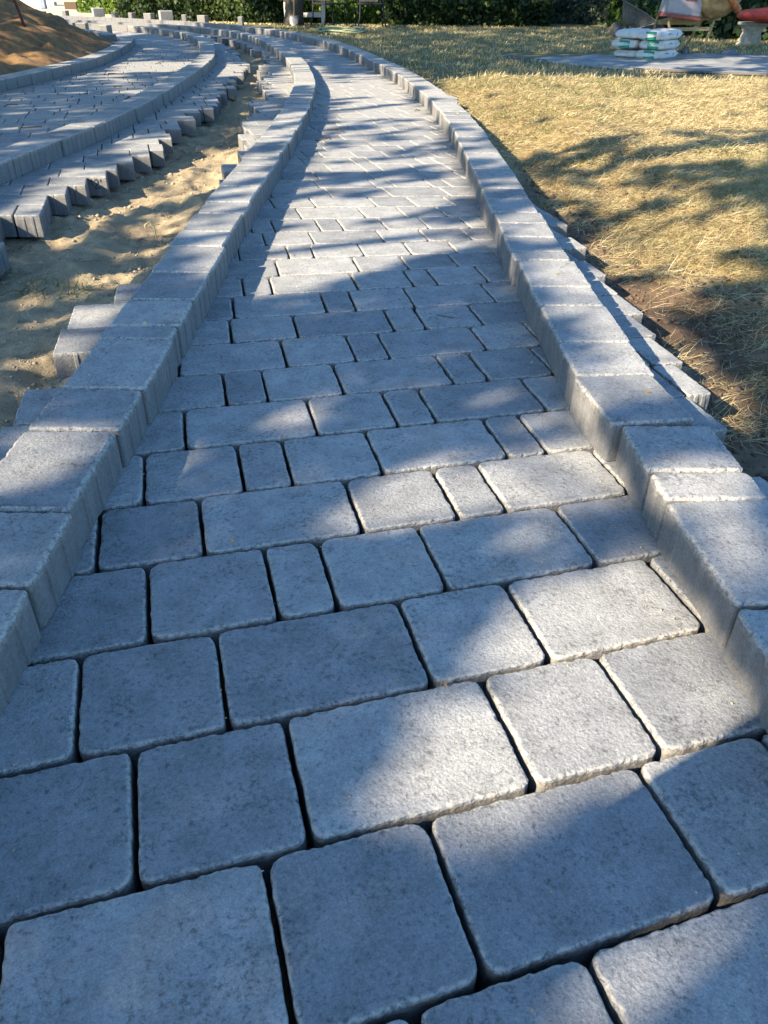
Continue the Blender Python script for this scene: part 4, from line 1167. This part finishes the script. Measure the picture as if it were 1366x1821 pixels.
# ------------------------------------------------------------------ garden things
# tree trunk with two stems
root = empty('garden_tree', (-2.15, 20.35, -.03)); tag(root, 'dark leaning garden tree trunk beside the chairs, a shovel against it', 'tree')
m = MB(); m.tube([(0, 0, 0), (.02, 0, .25), (.10, 0, .7), (.25, 0, 1.6), (.3, .1, 2.6), (.6, .2, 3.8)], [.25, .20, .18, .15, .12, .07], 12)
m.tube([(-.07, .02, .02), (-.10, .02, .35), (-.06, .05, .9), (-.25, .2, 1.9), (-.7, .3, 3.4)], [.11, .085, .07, .06, .03], 10)
m.build('trunk', M['bark'], root, smooth=True)
r = np.random.RandomState(21); n = 5000; dd = r.normal(0, 1, (n, 3)); dd /= np.linalg.norm(dd, axis=1)[:, None]
pp = dd * (r.uniform(0, 1, n) ** .35)[:, None] * np.array([1.7, 1.7, 1.2]) * (.75 + .5 * r.uniform(0, 1, (n, 1))) + np.array([.1, .1, 4.1])
v, q = leaf_quads(pp, r.uniform(.07, .16, n), 22); me = mesh_np('crown', v, q); fattr(me, 'tone', np.repeat(r.uniform(0, 1, n), 4)); link('crown', me, M['leaf_tree'], root)
# dark conifer-like trunk on the right
root = empty('dark_tree', (5.95, 21.3, -.03)); tag(root, 'thin dark tree trunk in front of the laurel hedge on the right', 'tree')
m = MB(); m.tube([(0, 0, 0), (.02, 0, .6), (-.05, 0, 1.8), (.1, 0, 3.2)], [.12, .10, .085, .04], 10); m.build('trunk', M['twig'], root, smooth=True)
n = 3500; dd = r.normal(0, 1, (n, 3)); dd /= np.linalg.norm(dd, axis=1)[:, None]
pp = dd * (r.uniform(0, 1, n) ** .35)[:, None] * np.array([1.3, 1.3, 1.3]) + np.array([.1, .1, 2.6]); v, q = leaf_quads(pp, r.uniform(.08, .16, n), 24)
me = mesh_np('crown', v, q); fattr(me, 'tone', np.repeat(r.uniform(0, 1, n), 4)); link('crown', me, M['leaf_dark'], root)

# shovel leaning on the trunk
root = empty('shovel', (-2.10, 20.02, 0)); tag(root, 'steel shovel leaning upright against the leaning tree trunk', 'shovel')
V = []; F = []
for j in range(9):
    t = j / 8; w = (.085 + .025 * math.sin(t * 2.2)) * (1 if t > .25 else .55 + t * 1.8)
    for i in range(7):
        s = i / 6 * 2 - 1; V.append((s * w, .03 * s * s - .12 * (1 - t) + .0, .01 + t * .21)); 
for j in range(8):
    for i in range(6): F.append((j * 7 + i, j * 7 + i + 1, j * 7 + 8 + i, j * 7 + 7 + i))
o = link('blade', mesh('blade', V, F, True), M['steel'], root); sm = o.modifiers.new('thick', 'SOLIDIFY'); sm.thickness = .004
m = MB(); m.tube([(0, .0, .20), (.01, .03, .5), (.04, .10, .95), (.07, .17, 1.35)], [.02, .018, .017, .017], 8)
m.tube([(-.03, .18, 1.36), (.07, .175, 1.37), (.17, .17, 1.38)], .016, 8); m.build('handle', M['wood'], root, smooth=True)

# two garden chairs
def chair(loc, rz, label, w=.52):
    root = empty('garden_chair', loc, rz); tag(root, label, 'chair', 'garden chairs under the tree')
    for sx in (-1, 1):
        for sy in (-1, 1):
            m = MB(); m.tube([(sx * (w / 2 + .05), sy * .27, 0), (sx * (w / 2), sy * .24, .2), (sx * (w / 2 - .01), sy * .23, .45)] + ([(sx * (w / 2 - .01), .27, .75), (sx * (w / 2 - .02), .31, .95)] if sy > 0 else [(sx * (w / 2), -.22, .66)]), .016, 8)
            m.build('leg', M['black_metal'], root, smooth=True)
    m = MB(); m.box((0, 0, .44), (w + .02, .50, .03), bev=.008)
    m.build('seat', M['black_metal'], root)
    m = MB(); m.box((0, .265, .69), (w * .72, .022, .44), Matrix.Rotation(-.14, 3, 'X'), bev=.006); m.build('backrest', M['wood'], root)
    m = MB()
    for sx in (-1, 1): m.tube([(sx * w / 2, -.22, .66), (sx * w / 2, 0, .67), (sx * (w / 2 - .01), .27, .68)], .016, 8)
    m.build('armrest', M['black_metal'], root, smooth=True)
chair((-1.33, 19.95, 0), R(38), 'garden chair with tan back and black legs, nearer the tree trunk')
chair((-.42, 19.95, 0), R(8), 'garden chair with tan back and black legs, right-hand one of the pair')
# low white table
root = empty('garden_table', (-1.95, 21.0, 0)); tag(root, 'low white wooden garden table behind the left chair', 'table')
for sx in (-1, 1):
    for sy in (-1, 1):
        m = MB(); m.box((sx * .42, sy * .25, .24), (.05, .05, .48), bev=.005); m.build('leg', M['white_wood'], root)
m = MB(); m.box((0, -.25, .20), (.79, .03, .085)); m.box((0, .25, .20), (.79, .03, .085)); m.build('rail', M['white_wood'], root)
m = MB(); m.box((0, 0, .495), (1.0, .64, .03), bev=.006); m.build('tabletop', M['white_wood'], root)
# coiled garden hose
m = MB(); r = random.Random(4); pts = []
for i in range(150):
    t = i / 24 * 2 * math.pi; rad = .33 + .12 * math.sin(i * .21) + .02 * r.random()
    pts.append((-.92 + rad * 1.25 * math.cos(t) + .1 * math.sin(i * .05), 17.55 + rad * math.sin(t), .03 + .06 * (i / 150) + .02 * math.sin(i * .9)))
m.tube(pts, .015, 6); tag(m.build('garden_hose', M['hose'], smooth=True), 'loosely coiled pale green hose lying on the lawn', 'hose')

# cement bags, six in three layers of two
def bag(loc, rz, label, L=.60, W=.38, H=.118, seed=0, panel=True, tiltx=0.0):
    root = empty('cement_bag', loc, rz); root.rotation_euler = (0, tiltx, rz); tag(root, label, 'cement bag', 'cement bags stacked beside the mixer')
    nx, ny = 26, 18; V = []; F = []
    def hh(u, v):
        e = (1 - abs(u) ** 5) * (1 - abs(v) ** 4)
        return max(0, e) ** .27
    for side in (1, -1):
        for j in range(ny + 1):
            for i in range(nx + 1):
                u = i / nx * 2 - 1; v = j / ny * 2 - 1
                nse = noise.noise(Vector((u * 2.2 + seed, v * 2.2, side))) * .010 + abs(noise.noise(Vector((u * 6 + seed, v * 5, side)))) * -.012 + noise.noise(Vector((u * 14 + seed, v * 11, side))) * .004
                hgt = hh(u, v)
                pinch = 1 - .05 * (abs(u) ** 6)
                V.append((u * L / 2 * (1 + .02 * math.sin(v * 3 + seed)), v * W / 2 * pinch, H / 2 + side * hgt * (H / 2) + nse * hgt * (1 if side > 0 else .4)))
    n1 = (nx + 1) * (ny + 1)
    for s in (0, 1):
        for j in range(ny):
            for i in range(nx):
                a = s * n1 + j * (nx + 1) + i; f = (a, a + 1, a + nx + 2, a + nx + 1)
                F.append(f if s == 0 else f[::-1])
    for i in range(nx):
        F.append((i, n1 + i, n1 + i + 1, i + 1)); a = ny * (nx + 1) + i; F.append((a + 1, n1 + a + 1, n1 + a, a))
    for j in range(ny):
        a = j * (nx + 1); F.append((a + nx + 1, n1 + a + nx + 1, n1 + a, a)); a += nx; F.append((a, n1 + a, n1 + a + nx + 1, a + nx + 1))
    link('sack', mesh('sack', V, F, True), M['bag'], root)
    # seam flap at the far end
    m = MB(); m.box((L / 2 + .008, 0, H / 2), (.04, W * .92, .006)); m.build('seam', M['bag'], root)
    if panel:
        # printed green panel on the near narrow end with white letters, and small print on the long side
        m = MB(); m.box((-L / 2 + .020, -.015, H / 2), (.004, .15, H * .80), Matrix.Rotation(0, 3, 'Y')); pn = m.build('printed_panel', M['green_print'], root)
        pn.location = (-.012, 0, 0)
        cu = bpy.data.curves.new('letters', 'FONT'); cu.body = 'GREX'; cu.size = .052; cu.extrude = .0008; cu.align_x = 'CENTER'; cu.align_y = 'CENTER'
        tmp = bpy.data.objects.new('tmp', cu); COL.objects.link(tmp); dg = bpy.context.evaluated_depsgraph_get(); dg.update()
        me = bpy.data.meshes.new_from_object(tmp.evaluated_get(dg)); bpy.data.objects.remove(tmp)
        for vtx in me.vertices:
            x, y, z = vtx.co; vtx.co = (-L / 2 + .018 - .012 - .0016 - z * .2, -.015 - x, H / 2 + y)
        me.materials.clear(); lo = link('lettering', me, M['white_print'], pn); lo.location = (.012, 0, 0)
        m = MB(); m.box((.12, -W / 2 + .004, H / 2), (.03, .004, .028)); m.build('printed_square', M['dark_print'], root)
        m = MB(); m.box((-.10, -W / 2 + .004, H / 2 + .018), (.09, .004, .006)); m.build('printed_line', M['dark_print'], root)
    return root
phi = R(52); ca, sa = math.cos(phi), math.sin(phi)
c0 = Vector((3.66, 12.28)); off = Vector((-sa, ca)) * .39
names = [('bottom', .0), ('middle', .114), ('top', .228)]
for i, (nm, z) in enumerate(names):
    j = [(0, 0), (.02, .01), (.0, -.015)][i]
    bag((c0.x + j[0], c0.y + j[1], z + .012), phi + [-.03, .04, -.09][i], f'white cement bag with green printed end, {nm} one on the right side of the stack', seed=i * 3 + 1, tiltx=[0, 0, -.03][i])
    k = [(.06, .02), (.02, .0), (.05, .02)][i]
    bag((c0.x + off.x + k[0], c0.y + off.y + k[1], z + .010), phi + [.05, -.03, .02][i], f'white cement bag, {nm} one on the left side of the stack', seed=i * 5 + 2, panel=(i == 1), tiltx=[0.02, 0, .0][i], H=.112 if i else .10)

# sheet on the lawn under the bags, ragged front edge, and its dark rolled edge
r = random.Random(9)
front = [(1.62, 12.05), (2.0, 11.55), (2.45, 11.02), (2.7, 10.75), (3.1, 10.52), (3.6, 10.35), (4.2, 10.12), (4.9, 9.98), (5.8, 9.85), (7.5, 9.7)]
back = [(1.66, 12.2), (2.2, 12.35), (3.0, 12.75), (3.7, 13.0), (4.6, 13.0), (5.6, 12.9), (6.6, 12.6), (8.5, 12.4)]
def resample(pts, n):
    P = smooth_poly(pts, 10); S = walk(P); return [at_s(P, S, S[-1] * i / (n - 1)) for i in range(n)]
fa, ba = resample(front, 90), resample(back, 90)
V = []; F = []; nj = 16
for i in range(90):
    for j in range(nj):
        t = j / (nj - 1); p = fa[i].lerp(ba[i], t)
        jit = (r.uniform(-.012, .012) if j in (0, nj - 1) else 0)
        z = .014 + .012 * noise.noise(Vector((p.x * 3, p.y * 3, 1))) + .01 * noise.noise(Vector((p.x * 9, p.y * 9, 2)))
        V.append((p.x, p.y + jit, max(z, .004) + max(0, G1(p.x, p.y))))
for i in range(89):
    for j in range(nj - 1): F.append((i * nj + j, (i + 1) * nj + j, (i + 1) * nj + j + 1, i * nj + j + 1))
o = link('ground_sheet', mesh('ground_sheet', V, F, True), M['tarp']); sm = o.modifiers.new('thick', 'SOLIDIFY'); sm.thickness = .008
tag(o, 'grey-blue dusty sheet spread on the lawn under the cement bags', 'sheet')
m = MB(); pp = [(p.x, p.y - .03, .018 + .006 * noise.noise(Vector((p.x * 4, 0, 0)))) for p in fa[26:]]
m.tube(pp, .016, 8); tag(m.build('black_pipe', M['rubber'], smooth=True), 'long thin black pipe along the front edge of the grey-blue sheet', 'pipe')
m = MB(); m.tube([(1.50, 12.12, .02), (1.62, 12.0, .03), (1.8, 11.86, .025), (2.05, 11.6, .02)], [.012, .03, .022, .01], 8)
tag(m.build('rolled_cloth', M['dark_plastic'], smooth=True), 'dark crumpled strip at the left tip of the grey-blue sheet', 'cloth')
# dark lump and orange scrap on the sand
m = MB(); m.lathe([(.0, .11), (.06, .10), (.11, .05), (.13, .0)], (4.83, 12.75, .0), n=12); m.tube([(4.55, 12.72, .02), (4.7, 12.7, .035), (4.83, 12.7, .05)], [.012, .02, .03], 6); m.tube([(4.9, 12.65, .03), (5.05, 12.6, .012)], [.03, .015], 6)
o = m.build('crumpled_plastic', M['dark_plastic'], smooth=True); tag(o, 'small dark crumpled plastic lump on the sandy ground right of the mixer', 'plastic scrap')

# cement mixer
root = empty('cement_mixer', (4.40, 13.2, 0), R(6)); tag(root, 'orange cement mixer with dusty drum and tall thin frame legs', 'cement mixer')
def rod(name, pts, rad, mat, p=None, n=8):
    m = MB(); m.tube(pts, rad, n); return m.build(name, mat, p or root, smooth=True)
rod('leg', [(-.30, -.28, .0), (-.42, -.1, .38), (-.46, 0, .9)], .020, M['mixer_leg'])
rod('leg', [(.10, -.20, .02), (.23, -.1, .38), (.34, 0, .85)], .018, M['mixer_leg'])
rod('leg', [(-.42, .42, .15), (-.48, .25, .40), (-.46, .05, .9)], .018, M['mixer_leg'])
rod('leg', [(.06, .35, .02), (.18, .22, .38), (.32, .02, .85)], .018, M['mixer_leg'])
m = MB(); m.box((-.09, -.12, .33), (.62, .04, .045), Matrix.Rotation(-.02, 3, 'Y')); m.box((-.14, .22, .40), (.62, .05, .06)); m.build('cross_bar', M['mixer_leg'], root)
m = MB(); m.box((.08, .2, .45), (.75, .12, .04)); m.build('plank', M['wood'], root)
m = MB(); rot = Matrix.Rotation(.10, 3, 'Y'); m.box((-.24, -.05, .84), (.50, .34, .72), rot, bev=.03); mb = m.build('motor_box', M['motor_box'], root)
m = MB(); m.box((-.275, -.05, .475), (.51, .35, .035), rot); m.box((-.21, -.228, .72), (.18, .006, .10), rot); m.build('box_trim', M['box_red'], mb)
m = MB(); m.box((.05, -.03, .78), (.10, .28, .50), rot, bev=.02); m.build('bearing_arm', M['mixer_leg'], root)
rot = Matrix.Rotation(R(38), 3, 'Y') @ Matrix.Rotation(R(12), 3, 'X')
m = MB(); m.lathe([(.0, -.30), (.16, -.30), (.26, -.26), (.36, -.10), (.385, .04), (.36, .16), (.27, .34), (.20, .44), (.19, .45), (.18, .44), (.24, .33), (.33, .15)], (.20, -.02, .80), rot, 32)
dr_ = m.build('drum', M['drum'], root, smooth=True)
m = MB(); m.lathe([(.385, -.03), (.45, -.03), (.46, .0), (.45, .05), (.385, .05)], (.23, -.02, .82), rot, 40); m.build('gear_ring', M['orange'], dr_, smooth=True)
m = MB(); m.lathe([(.205, .42), (.215, .45), (.195, .47), (.18, .45)], (.20, -.02, .80), rot, 28); m.build('drum_rim', M['steel'], dr_, smooth=True)
m = MB(); rx = Matrix.Rotation(R(90), 3, 'Y') @ Matrix.Rotation(R(70), 3, 'X')
for dx_ in (0,):
    m.lathe([(.0, -.02), (.045, -.02), (.062, -.015), (.066, 0), (.062, .015), (.045, .02), (.0, .02)], (-.20, -.32, .066), rx, 20)
w_ = m.build('wheel', M['rubber'], root, smooth=True)
m = MB(); m.lathe([(.0, -.03), (.028, -.024), (.028, .024), (0, .024)], (-.20, -.32, .066), rx, 12); m.build('hub', M['steel'], w_)
rod('axle', [(-.55, -.25, .066), (-.20, -.32, .066)], .014, M['steel'])

# wheelbarrow parked nose-down
root = empty('wheelbarrow', (4.40, 17.4, 0), R(-12)); tag(root, 'grey metal wheelbarrow with raised tub standing behind the cement bags', 'wheelbarrow')
V = []; F = []
rim = []; bot = []
for i in range(32):
    t = i / 32 * 2 * math.pi; c, s = math.cos(t), math.sin(t)
    e = 5
    f = (abs(c) ** e + abs(s) ** e) ** (-1 / e)
    rim.append(Vector((c * f * .42 * (1 if c > 0 else 1.15), s * f * .30, .30 - (.06 * c if c > 0 else 0)))); bot.append(Vector((c * f * .22 - .08, s * f * .19, 0)))
rt = Matrix.Rotation(R(24), 3, 'Y')
lev = [(0.0, 1.0), (.5, 1.0), (1.0, 1.0), (1.02, 1.06), (.97, 1.07)]
for a, wd in lev:
    for i in range(32):
        p = bot[i].lerp(rim[i], a); p = Vector((p.x * wd, p.y * wd, p.z)); V.append(rt @ p + Vector((.30, 0, .13)))
for k in range(len(lev) - 1):
    for i in range(32): F.append((k * 32 + i, k * 32 + (i + 1) % 32, (k + 1) * 32 + (i + 1) % 32, (k + 1) * 32 + i))
F.append(tuple(range(31, -1, -1)))
o = link('tub', mesh('tub', V, F, True), M['steel'], root); sm = o.modifiers.new('thick', 'SOLIDIFY'); sm.thickness = .004
for s in (-1, 1):
    rod('handle', [(-.05, s * .14, .02), (.05, s * .20, .08), (.42, s * .27, .20), (.95, s * .30, .34)], .015, M['steel'], root)
    rod('leg', [(.42, s * .24, .20), (.56, s * .27, .10), (.60, s * .27, .0)], .014, M['steel'], root)
    rod('strut', [(-.02, s * .12, .06), (.12, s * .16, .30), (.25, s * .30, .34)], .012, M['steel'], root)
m = MB(); rx = Matrix.Rotation(R(90), 3, 'X'); m.lathe([(.0, -.03), (.09, -.035), (.12, -.03), (.13, 0), (.12, .03), (.09, .035), (0, .03)], (-.06, 0, .13), rx, 24)
w_ = m.build('wheel', M['rubber'], root, smooth=True)
m = MB(); m.lathe([(0, -.045), (.06, -.04), (.06, .04), (0, .045)], (-.06, 0, .13), rx, 16); m.build('rim', M['steel'], w_)

# stone bench with a red padded slab and a dark bundle on it
root = empty('stone_bench', (6.62, 15.2, 0), R(-6)); tag(root, 'weathered stone garden bench with curved legs, behind the sand heap', 'bench')
for cx in (-.55, .55):
    V = []; F = []
    prof = [(.17, 0), (.17, .03), (.13, .06), (.12, .14), (.10, .20), (.13, .26), (.19, .30)]
    for w, z in prof:
        V += [(cx - w, -.19, z), (cx + w, -.19, z), (cx + w, .19, z), (cx - w, .19, z)]
    for k in range(len(prof) - 1): F += [(k * 4 + j, k * 4 + (j + 1) % 4, k * 4 + 4 + (j + 1) % 4, k * 4 + 4 + j) for j in range(4)]
    F += [(3, 2, 1, 0), tuple(range(len(V) - 4, len(V)))]
    link('leg', mesh('leg', V, F), M['stone'], root)
m = MB(); m.box((0, 0, .325), (1.5, .46, .045), bev=.01); m.build('seat', M['stone'], root)
V = []; F = []
def superpad(cx, cy, cz, a, b_, c_, n=32, k=14, e=.45):
    V = []; F = []
    for j in range(k + 1):
        ph = -math.pi / 2 + math.pi * j / k
        cr_, sr = abs(math.cos(ph)) ** e, math.copysign(abs(math.sin(ph)) ** e, math.sin(ph))
        for i in range(n):
            t = 2 * math.pi * i / n
            x = math.copysign(abs(math.cos(t)) ** e, math.cos(t)); y = math.copysign(abs(math.sin(t)) ** e, math.sin(t))
            V.append((cx + a * x * cr_, cy + b_ * y * cr_, cz + c_ * sr))
    for j in range(k):
        for i in range(n): F.append((j * n + i, j * n + (i + 1) % n, (j + 1) * n + (i + 1) % n, (j + 1) * n + i))
    return V, F
V, F = superpad(6.66, 14.98, .455, .98, .36, .11, e=.7)
tag(link('red_cushion', mesh('red_cushion', V, F, True), M['red']), 'thick rounded red pad lying on the stone bench', 'cushion')
V, F = superpad(6.95, 14.98, .68, .74, .28, .12, e=.85)
V = [(x, y, z + .03 * noise.noise(Vector((x * 5, y * 5, z * 5)))) for x, y, z in V]
tag(link('dark_bundle', mesh('dark_bundle', V, F, True), M['dark_plastic']), 'dark blue-grey plastic bundle on top of the red pad', 'bundle')

# far left: dirt mound rod, screens, block
sz = G1(-4.465, 11.13)
m = MB(); m.tube([(-4.46, 11.13, sz - .1), (-4.57, 11.13, sz + .45), (-4.74, 11.15, sz + 1.2)], .017, 8)
tag(m.build('iron_stake', M['rebar'], smooth=True), 'dark rusty stake stuck leaning in the dirt mound', 'stake')
root = empty('site_screen', (-10.3, 29.5, 0), R(-8)); tag(root, 'beige site panel on a dark base at the far left beyond the kerbs', 'panel')
m = MB(); m.box((0, 0, .95), (1.0, .08, 1.5)); m.build('panel', M['card'], root)
m = MB(); m.box((.12, 0, .10), (.4, .3, .2)); m.build('base', M['twig'], root)
m = MB(); m.box((-11.15, 29.6, .8), (.16, .16, 1.6), bev=.02); tag(m.build('post', M['blue_post']), 'blue-grey square post left of the beige panel', 'post')
root = empty('toy_slide', (-9.75, 30.6, 0)); tag(root, 'bright pink and white plastic box right of the beige panel', 'plastic box')
m = MB(); m.box((0, 0, .38), (.42, .4, .76), bev=.04); m.build('body', M['pink'], root)
m = MB(); m.box((0, -.215, .44), (.34, .03, .05)); m.box((0, -.215, .62), (.34, .03, .04)); m.box((.28, 0, .4), (.10, .3, .8)); m.build('trim', M['white_wood'], root)
m = MB(); m.box((-8.65, 27.7, .30), (1.15, .6, .60), Matrix.Rotation(-.15, 3, 'Z'), bev=.02)
tag(m.build('stone_block', M['stone']), 'big pale square stone block left of the bright bush', 'stone block')
m = MB(); m.box((-14.5, 33, .55), (5, .3, 1.1)); tag(m.build('garden_wall', M['wall']), 'low pale wall at the far left edge', 'wall')
m = MB(); m.box((5.2, 28.5, 1.2), (.9, .2, 2.4)); tag(m.build('white_wall', M['wall']), 'bit of pale wall seen between the shrubs right of the big hedge', 'wall')
m = MB(); m.box((3.95, 26.6, 1.2), (.75, .12, 2.4)); tag(m.build('blue_screen', M['blue_wall']), 'blue-grey fabric screen behind the big hedge', 'screen')

# loose blocks on and behind the far kerbs
loose(-6.85, 21.5, .095, .26, .5, 'single pale block standing on the far right kerb, left one of two', 'concrete_white', .2, .17)
loose(-4.95, 20.2, .095, .28, .45, 'single pale block standing on the far right kerb, right one of two', 'concrete_white', .2, .17)
r = random.Random(6); k = 0
for i in range(26):
    t = i / 25; x = -10.6 + 5.4 * t; y = 19.6 - 2.6 * t * t - .4 * t
    if r.random() < .25: continue
    for lv in range(1 + (r.random() < .6 and t < .7)):
        k += 1
        loose(x + r.uniform(-.03, .03), y + r.uniform(-.05, .05), lv * .15 - .01, r.choice([.10, .19, .14]), r.uniform(-.5, .1), 'one of the loose pale blocks lined up at the far left beyond the dirt mound', 'concrete', .2, .15)
for i in range(14):
    t = i / 13; x = -9.5 + 6.2 * t; y = 23.4 - 2.6 * t - .6 * t * t
    if r.random() < .3: continue
    loose(x, y, 0, r.choice([.10, .19]), r.uniform(-.6, .1), 'one of the loose pale blocks in the row behind the far right kerb', 'concrete', .2, .17)

# ------------------------------------------------------------------ the photographer, behind the camera, only the shadow is in the picture
def skin_body(name, nodes, edges, mat, parent=None, sub=2, rootidx=0):
    me = bpy.data.meshes.new(name); me.from_pydata([n[0] for n in nodes], edges, [])
    o = link(name, me, mat, parent)
    sk = o.modifiers.new('skin', 'SKIN'); sk.use_smooth_shade = True
    for i, n in enumerate(nodes):
        rr_ = n[1]; me.skin_vertices[0].data[i].radius = rr_ if isinstance(rr_, tuple) else (rr_, rr_)
        me.skin_vertices[0].data[i].use_root = (i == rootidx)
    sb = o.modifiers.new('sub', 'SUBSURF'); sb.levels = sub; sb.render_levels = sub
    return o
px_, py_ = -.50, -.20
root = empty('person', (px_, py_, -.0), -R(50)); tag(root, 'person in dark clothes standing behind the camera holding a phone, out of frame', 'person')
nodes = [((0, 0, .88), (.15, .11)), ((0, .01, 1.1), (.14, .10)), ((0, .02, 1.33), (.17, .11)), ((0, .04, 1.46), .06), ((0, .08, 1.54), .065), ((0, .11, 1.64), (.08, .095)), ((0, .11, 1.72), (.06, .07)),
         ((-.19, .02, 1.36), .055), ((-.22, .14, 1.10), .045), ((-.02, .32, .97), .036), ((.14, .41, .88), .024),
         ((.19, .02, 1.36), .055), ((.31, .12, 1.10), .045), ((.33, .30, .97), .036), ((.28, .41, .88), .024),
         ((-.11, .0, .80), .09), ((-.15, .05, .46), .062), ((-.16, .0, .09), .042), ((-.17, .13, .04), .035),
         ((.11, .0, .80), .09), ((.15, .05, .46), .062), ((.16, .0, .09), .042), ((.17, .13, .04), .035)]
edges = [(0, 1), (1, 2), (2, 3), (3, 4), (4, 5), (5, 6), (2, 7), (7, 8), (8, 9), (9, 10), (2, 11), (11, 12), (12, 13), (13, 14), (0, 15), (15, 16), (16, 17), (17, 18), (0, 19), (19, 20), (20, 21), (21, 22)]
skin_body('body', nodes, edges, M['trousers'], root)
for s, hx, hy, hz in ((-1, .14, .41, .88), (1, .28, .41, .88)):
    nodes = [((hx, hy, hz), .022), ((hx - s * .012, hy + .05, hz + .0), (.018, .034))]; edges = [(0, 1)]
    for f in range(4):
        b = len(nodes); fy = hy + .075; fx = hx - s * .012; fz = hz - .03 + f * .02
        ln = [.030, .036, .038, .032][f]
        nodes += [((fx - s * .01, fy, fz), .009), ((fx - s * .03, fy + ln * .5, fz), .0085), ((fx - s * .045, fy + ln * .4, fz), .008)]
        edges += [(1, b), (b, b + 1), (b + 1, b + 2)]
    b = len(nodes); nodes += [((hx - s * .01, hy + .04, hz + .035), .010), ((hx - s * .03, hy + .055, hz + .05), .009)]; edges += [(1, b), (b, b + 1)]
    skin_body('hand', nodes, edges, M['skin'], root, 1)
V, F = superpad(0, .10, 1.70, .095, .11, .09, e=1.0); link('hair', mesh('hair', V, F, True), M['hair'], root)
m = MB(); m.box((0, -.045, .885), (.075, .009, .155), Matrix.Rotation(-R(34.6), 3, 'X'), bev=.003)
tag(m.build('phone', M['black_metal']), 'black phone held by the person, out of frame behind the camera', 'phone')
